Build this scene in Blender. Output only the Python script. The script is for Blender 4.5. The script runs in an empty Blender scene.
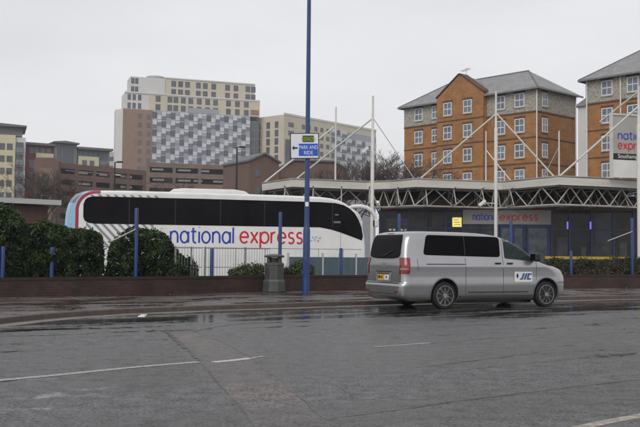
import bpy, bmesh, math, random
from mathutils import Vector, Matrix, noise
R = math.radians
random.seed(7)
scene = bpy.context.scene
col = bpy.data.collections.new("scene"); scene.collection.children.link(col)

# ------------------------------------------------------------------ camera
F = 900.0; EYE = 1.35; PITCH = math.atan(40.0/F); ROLL = 0.010
camd = bpy.data.cameras.new("camera"); cam = bpy.data.objects.new("camera", camd); col.objects.link(cam)
camd.sensor_width = 36; camd.lens = F/640*36; camd.clip_end = 3000; camd.clip_start = 0.1
CM = Matrix.Translation((0,0,EYE)) @ Matrix.Rotation(math.pi/2+PITCH,4,'X') @ Matrix.Rotation(ROLL,4,'Z')
cam.matrix_world = CM
scene.camera = cam
C3 = CM.to_3x3()
def ray(px, py): return C3 @ Vector(((px-320)/F, -(py-213.5)/F, -1))
def at(px, py, Y):
    d = ray(px, py); return Vector((0,0,EYE)) + d*(Y/d.y)
def onz(px, py, z=0.0):
    d = ray(px, py); return Vector((0,0,EYE)) + d*((z-EYE)/d.z)

# ------------------------------------------------------------------ materials
MATS = {}
def nodes(name):
    m = bpy.data.materials.new(name); m.use_nodes = True; n = m.node_tree.nodes; n.clear()
    o = n.new('ShaderNodeOutputMaterial'); b = n.new('ShaderNodeBsdfPrincipled')
    m.node_tree.links.new(b.outputs[0], o.inputs[0])
    return m, n, m.node_tree.links, b
def L(c): return (c[0], c[1], c[2], 1)
def mat(name, c, rough=.6, metal=0, var=.15, scale=3.0, bump=0, bscale=40, c2=None, emit=0, coat=0, spec=.5, detail=6, stretch=None):
    """colour with two octaves of procedural variation, roughness variation and optional bump"""
    if name in MATS: return MATS[name]
    m, n, l, b = nodes(name)
    tc = n.new('ShaderNodeTexCoord'); src = tc.outputs['Object']
    if stretch:
        mp = n.new('ShaderNodeMapping'); mp.inputs['Scale'].default_value = stretch; l.new(src, mp.inputs[0]); src = mp.outputs[0]
    nz = n.new('ShaderNodeTexNoise'); nz.inputs['Scale'].default_value = scale; nz.inputs['Detail'].default_value = detail
    nz.inputs['Roughness'].default_value = .65
    l.new(src, nz.inputs['Vector'])
    mx = n.new('ShaderNodeMix'); mx.data_type = 'RGBA'
    c2 = c2 or tuple(x*(1-2*var) for x in c); c1 = tuple(min(1, x*(1+var)) for x in c) if not c2 else c
    cr = n.new('ShaderNodeMapRange'); cr.inputs[1].default_value = .32; cr.inputs[2].default_value = .68
    l.new(nz.outputs[0], cr.inputs[0]); l.new(cr.outputs[0], mx.inputs[0])
    mx.inputs[6].default_value = L(c1); mx.inputs[7].default_value = L(c2)
    l.new(mx.outputs[2], b.inputs['Base Color'])
    rr = n.new('ShaderNodeMapRange'); rr.inputs[3].default_value = max(.02, rough-.08); rr.inputs[4].default_value = min(1, rough+.1)
    l.new(nz.outputs[0], rr.inputs[0]); l.new(rr.outputs[0], b.inputs['Roughness'])
    b.inputs['Metallic'].default_value = metal
    b.inputs['Specular IOR Level'].default_value = spec
    if coat: b.inputs['Coat Weight'].default_value = coat; b.inputs['Coat Roughness'].default_value = .08
    if bump:
        n2 = n.new('ShaderNodeTexNoise'); n2.inputs['Scale'].default_value = bscale; n2.inputs['Detail'].default_value = 4
        l.new(src, n2.inputs['Vector'])
        bp = n.new('ShaderNodeBump'); bp.inputs['Strength'].default_value = bump; bp.inputs['Distance'].default_value = .02
        l.new(n2.outputs[0], bp.inputs['Height']); l.new(bp.outputs[0], b.inputs['Normal'])
    if emit:
        l.new(mx.outputs[2], b.inputs['Emission Color']); b.inputs['Emission Strength'].default_value = emit
    MATS[name] = m; return m
def brickmat(name, c1, c2, mortar, bw=.225, bh=.075, rough=.8, ms=.01, dirt=.35, axis='XZ'):
    if name in MATS: return MATS[name]
    m, n, l, b = nodes(name)
    tc = n.new('ShaderNodeTexCoord'); sp = n.new('ShaderNodeSeparateXYZ'); cb = n.new('ShaderNodeCombineXYZ')
    l.new(tc.outputs['Object'], sp.inputs[0])
    ad = n.new('ShaderNodeMath'); ad.operation = 'ADD'; l.new(sp.outputs[0], ad.inputs[0]); l.new(sp.outputs[1], ad.inputs[1])
    l.new(ad.outputs[0], cb.inputs[0]); l.new(sp.outputs[2], cb.inputs[1])
    br = n.new('ShaderNodeTexBrick'); l.new(cb.outputs[0], br.inputs['Vector'])
    br.inputs['Scale'].default_value = 1; br.inputs['Brick Width'].default_value = bw; br.inputs['Row Height'].default_value = bh
    br.inputs['Mortar Size'].default_value = ms; br.inputs['Color1'].default_value = L(c1); br.inputs['Color2'].default_value = L(c2)
    br.inputs['Mortar'].default_value = L(mortar)
    nz = n.new('ShaderNodeTexNoise'); nz.inputs['Scale'].default_value = .8; nz.inputs['Detail'].default_value = 8; nz.inputs['Roughness'].default_value=.7
    l.new(tc.outputs['Object'], nz.inputs['Vector'])
    mr = n.new('ShaderNodeMapRange'); mr.inputs[1].default_value=.3; mr.inputs[2].default_value=.7; mr.inputs[3].default_value = 1-dirt; mr.inputs[4].default_value = 1+dirt*.5
    l.new(nz.outputs[0], mr.inputs[0])
    mu = n.new('ShaderNodeVectorMath'); mu.operation='SCALE'; l.new(br.outputs[0], mu.inputs[0]); l.new(mr.outputs[0], mu.inputs['Scale'])
    l.new(mu.outputs[0], b.inputs['Base Color']); b.inputs['Roughness'].default_value = rough
    bp = n.new('ShaderNodeBump'); bp.inputs['Strength'].default_value=.4; bp.inputs['Distance'].default_value=.006; bp.invert=True
    l.new(br.outputs['Fac'], bp.inputs['Height']); l.new(bp.outputs[0], b.inputs['Normal'])
    MATS[name] = m; return m

def road_mat(name, base, wet=.5, tint=None, streak=(0.25,1.6)):
    m, n, l, b = nodes(name)
    tc = n.new('ShaderNodeTexCoord')
    def nz(scale, det=6, ro=.6, vec=None):
        t = n.new('ShaderNodeTexNoise'); t.inputs['Scale'].default_value=scale; t.inputs['Detail'].default_value=det; t.inputs['Roughness'].default_value=ro
        l.new(vec or tc.outputs['Object'], t.inputs['Vector']); return t.outputs[0]
    def mr(s, a, b_, c, d):
        t = n.new('ShaderNodeMapRange'); t.inputs[1].default_value=a; t.inputs[2].default_value=b_; t.inputs[3].default_value=c; t.inputs[4].default_value=d
        l.new(s, t.inputs[0]); return t.outputs[0]
    def mth(op, a, b_):
        t = n.new('ShaderNodeMath'); t.operation=op
        for i, v in enumerate((a,b_)):
            if isinstance(v,(int,float)): t.inputs[i].default_value=v
            else: l.new(v, t.inputs[i])
        return t.outputs[0]
    # streaks run along the kerb (about 28 degrees)
    mp = n.new('ShaderNodeMapping'); mp.inputs['Rotation'].default_value=(0,0,R(-29)); l.new(tc.outputs['Object'], mp.inputs[0])
    mp2 = n.new('ShaderNodeMapping'); mp2.inputs['Scale'].default_value=(streak[0],streak[1],1); l.new(mp.outputs[0], mp2.inputs[0])
    sp = n.new('ShaderNodeSeparateXYZ'); l.new(mp.outputs[0], sp.inputs[0])
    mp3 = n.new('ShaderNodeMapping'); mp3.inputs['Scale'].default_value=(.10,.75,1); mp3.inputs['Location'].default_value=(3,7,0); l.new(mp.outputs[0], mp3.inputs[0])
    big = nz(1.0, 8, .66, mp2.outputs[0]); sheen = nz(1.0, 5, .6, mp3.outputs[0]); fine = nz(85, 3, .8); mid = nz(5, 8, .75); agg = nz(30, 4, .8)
    # wetness: more of it towards the gutter (rotated y about 19-20.5 at the kerb)
    gut = mr(sp.outputs[1], 13.4, 17.4, 0.0, .165)
    w0 = mth('ADD', mth('ADD', big, gut), mth('MULTIPLY', mth('SUBTRACT', mid, .5), .55))
    wetm = mr(w0, .645-.12*wet, .70-.12*wet, 0, 1)
    col_ = n.new('ShaderNodeMix'); col_.data_type='RGBA'
    c2 = tuple(x*2.0 for x in base)
    col_.inputs[6].default_value=L(tuple(x*.40 for x in base)); col_.inputs[7].default_value=L(c2)
    l.new(mr(mth('ADD', mth('MULTIPLY', fine, .35), mth('ADD', mth('MULTIPLY', mid, .25), mth('MULTIPLY', agg, .4))), .455,.545,0,1), col_.inputs[0])
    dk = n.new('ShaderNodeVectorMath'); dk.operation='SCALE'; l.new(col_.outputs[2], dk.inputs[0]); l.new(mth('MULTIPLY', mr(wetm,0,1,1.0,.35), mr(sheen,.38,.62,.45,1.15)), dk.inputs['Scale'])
    l.new(dk.outputs[0], b.inputs['Base Color'])
    ro = mth('ADD', mth('MULTIPLY', mr(wetm,0,1,.46,.09), mr(sheen,.38,.62,.60,1.12)), mr(mid,.3,.7,-.05,.07)); l.new(ro, b.inputs['Roughness'])
    l.new(mr(mth('ADD', mth('MULTIPLY', agg, .6), mth('MULTIPLY', mid, .4)), .42,.58,.12,.72), b.inputs['Specular IOR Level'])
    bp = n.new('ShaderNodeBump'); bp.inputs['Distance'].default_value=.012
    l.new(mr(wetm,0,1,.40,.03), bp.inputs['Strength'])
    l.new(mth('ADD', mth('MULTIPLY', fine,.5), agg), bp.inputs['Height']); l.new(bp.outputs[0], b.inputs['Normal'])
    MATS[name]=m; return m

M = {}
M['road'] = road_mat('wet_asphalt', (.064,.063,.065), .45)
M['patch'] = road_mat('red_patch', (.088,.074,.071), .3)
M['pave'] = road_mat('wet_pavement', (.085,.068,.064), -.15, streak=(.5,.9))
M['forecourt'] = mat('forecourt_tarmac', (.08,.08,.08), .5, bump=.3)
M['ground'] = mat('ground_tarmac', (.09,.09,.085), .8, scale=.3)
M['kerb'] = mat('kerb_stone', (.105,.080,.070), .5, var=.2, scale=6)
M['gutter'] = mat('gutter_channel', (.20,.175,.15), .45, scale=2, c2=(.09,.08,.075))
M['paint'] = mat('worn_road_paint', (.48,.47,.46), .6, scale=22, c2=(.12,.12,.12))
M['paint2'] = mat('bright_road_paint', (.62,.61,.59), .5, scale=12, c2=(.28,.27,.27))
M['paint0'] = mat('faint_road_paint', (.13,.13,.13), .5, scale=8, c2=(.075,.074,.074))
M['ypaint'] = mat('worn_yellow_paint', (.46,.42,.34), .5, scale=12, c2=(.14,.13,.11))
M['crack'] = mat('crack_sealant', (.012,.012,.012), .25, scale=10, var=.3)
M['lowbrick'] = brickmat('low_wall_brick', (.062,.019,.012), (.026,.010,.008), (.040,.030,.026), dirt=.75, rough=.6)
M['orange_brick'] = brickmat('orange_brick', (.385,.178,.055), (.30,.132,.042), (.28,.16,.08), .45,.15, ms=.012, dirt=.35)
M['dark_brick'] = brickmat('dark_brick_course', (.10,.045,.03), (.08,.035,.025), (.1,.07,.05), dirt=.3)
M['grey_stone'] = mat('mottled_stone', (.50,.46,.39), .85, scale=5.5, c2=(.15,.14,.12), detail=10)
M['slate'] = brickmat('slate_roof', (.27,.27,.275), (.22,.22,.23), (.2,.2,.205), .5,.3, ms=.02, dirt=.2, rough=.6)
M['white'] = mat('white_paint', (.72,.71,.69), .45, var=.06, scale=2)
M['cream'] = mat('cream_fascia', (.62,.60,.55), .55, scale=1.2, c2=(.48,.46,.42), stretch=(.4,.4,3))
M['mast'] = mat('white_mast', (.62,.61,.57), .4, var=.08)
M['truss'] = mat('truss_steel', (.47,.45,.42), .5, var=.12)
M['soffit'] = mat('brown_soffit', (.105,.07,.055), .7, scale=1.5, var=.2, stretch=(1,8,1))
M['roof_felt'] = mat('roof_felt', (.22,.22,.22), .8)
M['blue'] = mat('blue_paint', (.007,.040,.165), .35, var=.12, scale=5)
M['blue_dk'] = mat('navy_frame', (.014,.030,.115), .35, var=.15)
M['glass_dk'] = mat('dark_glass', (.003,.003,.005), .06, scale=1.1, c2=(.008,.008,.010), spec=.07)
M['glass_hall'] = mat('hall_glass', (.030,.037,.055), .08, scale=.9, c2=(.006,.007,.012), spec=.25)
M['glass_far'] = mat('window_glass_far', (.12,.13,.15), .15, scale=.25, c2=(.06,.066,.08))
M['glass_flat'] = mat('window_glass_sky_tint', (.20,.235,.29), .12, scale=.45, c2=(.07,.085,.115))  # sky reflection and curtains are put into this pane colour
M['upvc'] = mat('white_upvc', (.70,.71,.72), .4, var=.04)
M['grey_frame'] = mat('grey_frame', (.20,.21,.22), .5)
M['bin'] = mat('grey_bin_plastic', (.075,.082,.078), .45, scale=5, c2=(.045,.050,.048), bump=.15)
M['black'] = mat('black_plastic', (.012,.012,.013), .4)
M['rubber'] = mat('tyre_rubber', (.010,.010,.010), .75, bump=.2)
M['alloy'] = mat('alloy_wheel', (.33,.33,.34), .38, metal=.6, var=.1)
M['silver'] = mat('silver_van_paint', (.445,.445,.46), .30, metal=.85, var=.05, scale=1.2, coat=.5)
M['van_glass'] = mat('van_glass', (.003,.003,.004), .04, var=.2, spec=.05)
M['cab_glass'] = mat('cab_glass', (.010,.022,.020), .05, scale=2.5, c2=(.030,.048,.044), spec=.12)
M['tail_red'] = mat('tail_light_red', (.22,.002,.003), .25, var=.1, coat=1)
M['tail_white'] = mat('tail_light_clear', (.40,.22,.22), .25)
M['plate_y'] = mat('plate_yellow', (.78,.50,.03), .3, var=.08, scale=8)
M['decal_w'] = mat('decal_white', (.78,.78,.76), .4, var=.04)
M['decal_b'] = mat('decal_blue', (.02,.09,.30), .4)
M['seam'] = mat('panel_gap', (.03,.03,.032), .6)
M['trim'] = mat('dark_trim', (.035,.035,.037), .5)
M['ne_blue'] = mat('logo_blue', (.015,.045,.40), .35, var=.05)
M['ne_red'] = mat('logo_red', (.62,.012,.03), .35, var=.05)
M['sign_w'] = mat('sign_white', (.72,.74,.80), .4, var=.04)
M['sign_blue'] = mat('sign_blue', (.012,.085,.52), .35, var=.04)
M['sign_green'] = mat('sign_olive_green', (.055,.085,.012), .4, var=.06)
M['sign_yellow'] = mat('sign_yellow_letters', (.42,.42,.03), .4, var=.06)
M['board'] = mat('sign_board_grey', (.40,.385,.36), .5, var=.05)
M['lit_yellow'] = mat('lit_yellow_sign', (.95,.80,.22), .4, emit=.9, var=.2, scale=5)
M['lit_violet'] = mat('lit_violet_lamp', (.30,.22,.95), .4, emit=.6)
M['yellow_rail'] = mat('yellow_rail', (.50,.33,.03), .5)
M['galv'] = mat('galvanised_steel', (.40,.41,.41), .45, metal=.3)
M['mesh_wire'] = mat('mesh_wire', (.30,.31,.31), .5)
M['bluegrey'] = mat('blue_grey_panel', (.085,.125,.155), .5, var=.12, stretch=(4,4,.5))
M['pale_conc'] = mat('pale_concrete', (.50,.50,.49), .7, scale=.25, c2=(.42,.42,.41))
M['tan_brick'] = mat('far_tan_brick', (.285,.185,.135), .85, scale=.6, c2=(.23,.15,.11))
M['cream_far'] = mat('far_cream_render', (.56,.51,.40), .8, scale=.2, c2=(.49,.45,.36))
M['white_far'] = mat('far_white_render', (.60,.60,.58), .8, scale=.2, c2=(.54,.54,.53))
M['panel_l'] = mat('light_grey_cladding', (.56,.58,.62), .5, scale=.3, var=.05)
M['panel_m'] = mat('mid_grey_cladding', (.32,.34,.38), .5, scale=.3, var=.05)
M['panel_d'] = mat('dark_grey_cladding', (.17,.185,.215), .5, scale=.3, var=.05)
M['carpark'] = mat('brown_car_park_cladding', (.20,.14,.11), .85, scale=.35, c2=(.15,.105,.085))
M['carpark2'] = mat('brown_brick_far', (.150,.088,.068), .85, scale=.35, c2=(.115,.07,.055))
M['dark_void'] = mat('dark_interior', (.045,.038,.034), .9)
M['lit_gap'] = mat('painted_opening_light', (.66,.66,.62), .7, var=.1)  # pale colour stands in for brightness in the car park openings
M['red_panel'] = mat('far_red_panel', (.22,.05,.045), .7)
M['yellow_cream'] = mat('far_yellow_render', (.58,.54,.36), .8, scale=.2, var=.05)
M['grey_roof'] = mat('far_grey_roof', (.15,.155,.16), .7)
M['old_brick'] = brickmat('left_brick', (.13,.045,.032), (.10,.035,.026), (.12,.09,.08), dirt=.4)
M['bark'] = mat('bark', (.070,.060,.052), .9, scale=8, bump=.5)
M['twig'] = mat('twigs', (.085,.062,.058), .9, scale=1)
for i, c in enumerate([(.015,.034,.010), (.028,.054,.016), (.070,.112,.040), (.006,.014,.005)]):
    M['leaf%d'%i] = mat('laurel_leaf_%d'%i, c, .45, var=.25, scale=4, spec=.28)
for i, c in enumerate([(.055,.085,.022), (.10,.13,.035)]):
    M['lleaf%d'%i] = mat('light_leaf_%d'%i, c, .45, var=.25, scale=4)
for i, c in enumerate([(.045,.045,.020), (.085,.050,.030), (.030,.040,.016)]):
    M['rleaf%d'%i] = mat('rusty_leaf_%d'%i, c, .6, var=.3, scale=4)

# ------------------------------------------------------------------ mesh builder
class MB:
    def __init__(s): s.v=[]; s.f=[]; s.m=[]; s.smooth=False
    def face(s, pts, m=0):
        i=len(s.v); s.v += [tuple(p) for p in pts]; s.f.append(tuple(range(i,i+len(pts)))); s.m.append(m)
    def box(s, x0,x1,y0,y1,z0,z1, m=0, T=None):
        i=len(s.v); c=[(x,y,z) for z in (z0,z1) for x,y in ((x0,y0),(x1,y0),(x1,y1),(x0,y1))]
        if T: c=[tuple(T@Vector(p)) for p in c]
        s.v+=c
        for q in ((3,2,1,0),(4,5,6,7),(0,1,5,4),(1,2,6,5),(2,3,7,6),(3,0,4,7)): s.f.append(tuple(i+k for k in q)); s.m.append(m)
    def prism(s, poly, d0, d1, axis='y', m=0):
        """poly of 2D pts extruded along axis: 'y' -> (x,z) poly, 'z' -> (x,y), 'x' -> (y,z)"""
        def P(p,d):
            return {'y':(p[0],d,p[1]),'z':(p[0],p[1],d),'x':(d,p[0],p[1])}[axis]
        i=len(s.v); n=len(poly)
        s.v += [P(p,d0) for p in poly]+[P(p,d1) for p in poly]
        s.f.append(tuple(range(i,i+n))); s.m.append(m); s.f.append(tuple(range(i+2*n-1,i+n-1,-1))); s.m.append(m)
        for k in range(n):
            k2=(k+1)%n; s.f.append((i+k,i+n+k,i+n+k2,i+k2)); s.m.append(m)
    def tube(s, pts, r, n=8, m=0, cap=True, flat=None):
        pts=[Vector(p) for p in pts]; rs = r if isinstance(r,(list,tuple)) else [r]*len(pts)
        base=len(s.v); prev=None
        for k,p in enumerate(pts):
            d=(pts[min(k+1,len(pts)-1)]-pts[max(k-1,0)])
            if d.length<1e-9: d=Vector((0,0,1))
            d.normalize()
            if prev is None:
                a=Vector((0,1,0)) if abs(d.y)<.9 else Vector((1,0,0))
            else: a=prev
            u=(a-d*a.dot(d)); u.normalize(); w=d.cross(u); prev=u
            for j in range(n):
                t=2*math.pi*j/n; q=u*math.cos(t)*rs[k]+w*math.sin(t)*rs[k]
                if flat: q.y*=flat
                s.v.append(tuple(p+q))
        for k in range(len(pts)-1):
            for j in range(n):
                a=base+k*n+j; b=base+k*n+(j+1)%n; s.f.append((a,b,b+n,a+n)); s.m.append(m)
        if cap:
            s.f.append(tuple(base+j for j in range(n-1,-1,-1))); s.m.append(m)
            e=base+(len(pts)-1)*n; s.f.append(tuple(e+j for j in range(n))); s.m.append(m)
    def lathe(s, prof, n=24, m=0, T=None, axis='z'):
        base=len(s.v)
        for r,z in prof:
            for j in range(n):
                t=2*math.pi*j/n
                p=Vector((r*math.cos(t), r*math.sin(t), z)) if axis=='z' else Vector((r*math.cos(t), z, r*math.sin(t)))
                s.v.append(tuple(T@p if T else p))
        for k in range(len(prof)-1):
            for j in range(n):
                a=base+k*n+j; b=base+k*n+(j+1)%n; s.f.append((a,b,b+n,a+n)); s.m.append(m)
        s.f.append(tuple(base+j for j in range(n-1,-1,-1))); s.m.append(m)
        e=base+(len(prof)-1)*n; s.f.append(tuple(e+j for j in range(n))); s.m.append(m)
    def build(s, name, mats, parent=None, smooth=None, loc=None, rz=0, bevel=0, seg=2):
        if not isinstance(mats,(list,tuple)): mats=[mats]
        me=bpy.data.meshes.new(name); me.from_pydata(s.v,[],s.f)
        for m in mats: me.materials.append(m)
        if len(mats)>1: me.polygons.foreach_set('material_index', s.m)
        bm=bmesh.new(); bm.from_mesh(me)
        if len(bm.faces)<60000:
            bmesh.ops.remove_doubles(bm, verts=bm.verts, dist=1e-5); bmesh.ops.recalc_face_normals(bm, faces=bm.faces)
        bm.to_mesh(me); bm.free()
        if smooth is not None:
            me.polygons.foreach_set('use_smooth',[True]*len(me.polygons))
            try: me.set_sharp_from_angle(angle=R(smooth))
            except Exception: pass
        o=bpy.data.objects.new(name, me); col.objects.link(o)
        if parent: o.parent=parent
        if loc is not None: o.location=loc
        o.rotation_euler.z=rz
        if bevel:
            b=o.modifiers.new('bevel','BEVEL'); b.width=bevel; b.segments=seg; b.limit_method='ANGLE'; b.angle_limit=R(40)
        return o
def tag(o, label=None, cat=None, group=None, kind=None):
    if label: o['label']=label
    if cat: o['category']=cat
    if group: o['group']=group
    if kind: o['kind']=kind
    return o
def thing(name, loc, label, cat, rz=0, group=None):
    o=bpy.data.objects.new(name,None); col.objects.link(o); o.empty_display_size=.3
    o.location=loc; o.rotation_euler.z=rz
    return tag(o,label,cat,group)
def bx(name, m, parent, *a, bevel=0, **k):
    b=MB(); b.box(*a); return b.build(name,m,parent,bevel=bevel,**k)
def frame_of(p0,p1):
    d=Vector((p1[0]-p0[0],p1[1]-p0[1])); return math.atan2(d.y,d.x), d.length
def text_mesh(s, size, m, parent, name='lettering', loc=(0,0,0), extr=.004, align='LEFT', xs=1.0, bold=0.0):
    cu=bpy.data.curves.new('t','FONT'); cu.body=s; cu.size=size; cu.extrude=extr; cu.align_x=align; cu.offset=bold
    o=bpy.data.objects.new('t',cu); col.objects.link(o)
    dg=bpy.context.evaluated_depsgraph_get(); me=bpy.data.meshes.new_from_object(o.evaluated_get(dg))
    bpy.data.objects.remove(o)
    me.transform(Matrix.Diagonal((xs,1,1,1))); me.transform(Matrix.Rotation(math.pi/2,4,'X'))
    me.name=name; me.materials.clear(); me.materials.append(m)
    r=bpy.data.objects.new(name,me); col.objects.link(r); r.parent=parent; r.location=loc
    return r
# rounded stroke lettering for the operator's wordmark
def arc(cx,cy,rx,ry,a0,a1,n=18): return [(cx+rx*math.cos(R(a0+(a1-a0)*i/n)), cy+ry*math.sin(R(a0+(a1-a0)*i/n))) for i in range(n+1)]
GL = {
 'n': (.80,[[(0,0),(0,1)], [(0,.55)]+arc(.40,.58,.40,.42,180,0)+[(.80,0)]]),
 'a': (.92,[arc(.44,.5,.44,.5,0,360,28), [(.90,1),(.90,0)]]),
 't': (.55,[[(.2,1.34),(.2,.3)]+arc(.47,.27,.27,.27,180,270,8)+[(.55,0)], [(-.05,1),(.55,1)]]),
 'i': (.0,[[(0,0),(0,1)], [(0,1.36),(0,1.40)]]),
 'o': (.92,[arc(.46,.5,.46,.5,0,360,28)]),
 'l': (.0,[[(0,0),(0,1.42)]]),
 'e': (.86,[[(.03,.52),(.86,.52)]+arc(.44,.5,.43,.5,5,318,28)]),
 'x': (.74,[[(0,0),(.74,1)],[(0,1),(.74,0)]]),
 'p': (.90,[[(0,-.48),(0,1)], arc(.46,.5,.44,.5,0,360,28)]),
 'r': (.42,[[(0,0),(0,1)], [(0,.5)]+arc(.40,.58,.40,.42,180,85,12)]),
 's': (.62,[arc(.33,.745,.27,.255,35,250,14)[:-1]+[(.30,.50)]+arc(.31,.255,.30,.255,65,-145,14)]),
}
def wordmark(word, x, z, h, m, parent, y=-.012, sw=.075, gap=.34, name='lettering', width=None):
    adv=sum(GL[c][0] for c in word)+gap*(len(word)-1)
    sx = (width/adv) if width else h
    b=MB(); cx=0
    for k,c in enumerate(word):
        for st in GL[c][1]:
            pts=[(x+(cx+p[0])*sx, y, z+p[1]*h) for p in st]
            b.tube(pts, sw*h*1.0, 8, flat=.06)
        cx+=GL[c][0]+gap
    return b.build(name, m, parent)
def window_list(root, wins, maker, name='window'):
    """first 100 windows individually, the rest as one part"""
    for w in wins[:100]: maker([w]).build(name, WM, root)
    if len(wins)>100: tag(maker(wins[100:]).build(name, WM, root), kind='stuff')

# ------------------------------------------------------------------ world and light
w=bpy.data.worlds.new("World"); scene.world=w; w.use_nodes=True
n=w.node_tree.nodes; l=w.node_tree.links; n.clear()
SUN_EL, SUN_AZ = 38, 200
out=n.new('ShaderNodeOutputWorld'); bg=n.new('ShaderNodeBackground'); sky=n.new('ShaderNodeTexSky'); sky.sky_type='NISHITA'; sky.sun_disc=False
sky.sun_elevation=R(SUN_EL); sky.sun_rotation=R(SUN_AZ); sky.dust_density=6; sky.air_density=1; sky.ozone_density=1
tc=n.new('ShaderNodeTexCoord'); nz=n.new('ShaderNodeTexNoise'); nz.inputs['Scale'].default_value=2.2; nz.inputs['Detail'].default_value=6; nz.inputs['Roughness'].default_value=.5
mp=n.new('ShaderNodeMapping'); mp.inputs['Scale'].default_value=(1,1,3.5); l.new(tc.outputs['Generated'],mp.inputs[0]); l.new(mp.outputs[0],nz.inputs['Vector'])
# overcast deck: grey cloud of slightly uneven thickness, brighter low down
cr=n.new('ShaderNodeMapRange'); cr.inputs[1].default_value=.3; cr.inputs[2].default_value=.7; cr.inputs[3].default_value=.87; cr.inputs[4].default_value=1.04
l.new(nz.outputs[0],cr.inputs[0])
sp=n.new('ShaderNodeSeparateXYZ'); l.new(tc.outputs['Generated'],sp.inputs[0])
gr=n.new('ShaderNodeMapRange'); gr.inputs[1].default_value=0; gr.inputs[2].default_value=.6; gr.inputs[3].default_value=1.02; gr.inputs[4].default_value=.86
l.new(sp.outputs[2],gr.inputs[0])
mu=n.new('ShaderNodeMath'); mu.operation='MULTIPLY'; l.new(cr.outputs[0],mu.inputs[0]); l.new(gr.outputs[0],mu.inputs[1])
vs=n.new('ShaderNodeVectorMath'); vs.operation='SCALE'; vs.inputs[0].default_value=(8.6,8.62,8.8); l.new(mu.outputs[0],vs.inputs['Scale'])
mx=n.new('ShaderNodeMix'); mx.data_type='RGBA'; mx.inputs[0].default_value=.95; l.new(sky.outputs[0],mx.inputs[6]); l.new(vs.outputs[0],mx.inputs[7])
l.new(mx.outputs[2],bg.inputs[0]); bg.inputs[1].default_value=.1; l.new(bg.outputs[0],out.inputs[0])
sd=bpy.data.lights.new('sun','SUN'); sd.energy=1.3; sd.angle=R(40); sd.color=(1,.97,.93); so=bpy.data.objects.new('sun',sd); col.objects.link(so)
# sun behind and left of the camera, high
sdir=Vector((math.sin(R(SUN_AZ))*math.cos(R(SUN_EL)), math.cos(R(SUN_AZ))*math.cos(R(SUN_EL)), math.sin(R(SUN_EL))))
so.rotation_euler=sdir.to_track_quat('Z','Y').to_euler(); so.location=(0,0,60)
scene.view_settings.view_transform='Standard'; scene.view_settings.look='None'; scene.view_settings.gamma=1; scene.view_settings.exposure=.1

# ------------------------------------------------------------------ ground, road, pavement
KERB=[(-7.0,-30),(-7.0,6),(-6.9,10),(-6.45,14.2)]+[tuple(onz(x,y)[:2]) for x,y in ((3,323.5),(40,319.5),(90,315.5),(150,312.3),(240,309),(320,306.5),(362,305))]
k1=onz(470,302.3); k2=onz(570,300); k3=onz(640,298.6); KERB += [tuple(k1[:2]), tuple(k2[:2]), tuple(k3[:2]), (22,34.4), (40, 42.3), (62,51.6)]
def catmull(pts, n=6):
    P=[Vector(p) for p in pts]; o=[]
    for i in range(len(P)-1):
        a=P[max(i-1,0)];b=P[i];c=P[i+1];d=P[min(i+2,len(P)-1)]
        for k in range(n):
            t=k/n; o.append(.5*((2*b)+(c-a)*t+(2*a-5*b+4*c-d)*t*t+(3*b-a-3*c+d)*t**3))
    o.append(P[-1]); return o
def chaikin(P,n=2):
    P=[Vector(p) for p in P]
    for _ in range(n):
        o=[P[0]]
        for a,b in zip(P,P[1:]): o+=[a*.75+b*.25,a*.25+b*.75]
        P=o+[P[-1]]
    return P
KC=chaikin(KERB,2)
def offset(poly, d):
    o=[]
    for i,p in enumerate(poly):
        t=(poly[min(i+1,len(poly)-1)]-poly[max(i-1,0)]); t.normalize(); o.append(p+Vector((-t.y,t.x))*d)
    return o
PZ=.11
WL=[Vector(onz(x,y,PZ)[:2]) for x,y in ((0,297.5),(150,294.5),(300,291),(420,289.6),(565,288),(640,287.5))]
d0=(WL[0]-WL[1]).normalized(); d1=(WL[-1]-WL[-2]).normalized()
WL=[WL[0]+d0*30]+WL+[WL[-1]+d1*50]
WALLZ=.63
def wall_at(px):
    """point of the wall's front line seen at image column px"""
    t=(px-320)/F
    for a,b in zip(WL,WL[1:]):
        # solve x = t*y
        fa=a.x-t*a.y; fb=b.x-t*b.y
        if fa*fb<=0 or (b is WL[-1]): 
            s=fa/(fa-fb); p=a+(b-a)*s; return p,(b-a).normalized()
g=MB(); g.box(-460,460,-160,750,-.6,-.03); tag(g.build('ground',M['ground']),kind='structure')
rd=MB(); n_=len(KC)
right=[(p.x,p.y,0) for p in KC]
for a,b in zip(KC,KC[1:]): 
    # strip from kerb outward to the far right/near side
    pass
poly=[(p.x,p.y,0) for p in KC]+[(120,60,0),(120,-30,0)]
rd.face(poly); o=rd.build('road',M['road']); tag(o,kind='structure')
def ribbon(a, b, z0, name, m, z1=None):
    r=MB()
    for i in range(len(a)-1):
        r.face([(a[i].x,a[i].y,z0),(a[i+1].x,a[i+1].y,z0),(b[i+1].x,b[i+1].y,z0),(b[i].x,b[i].y,z0)])
    return tag(r.build(name,m),kind='structure')
K2=offset(KC,.14)
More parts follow.
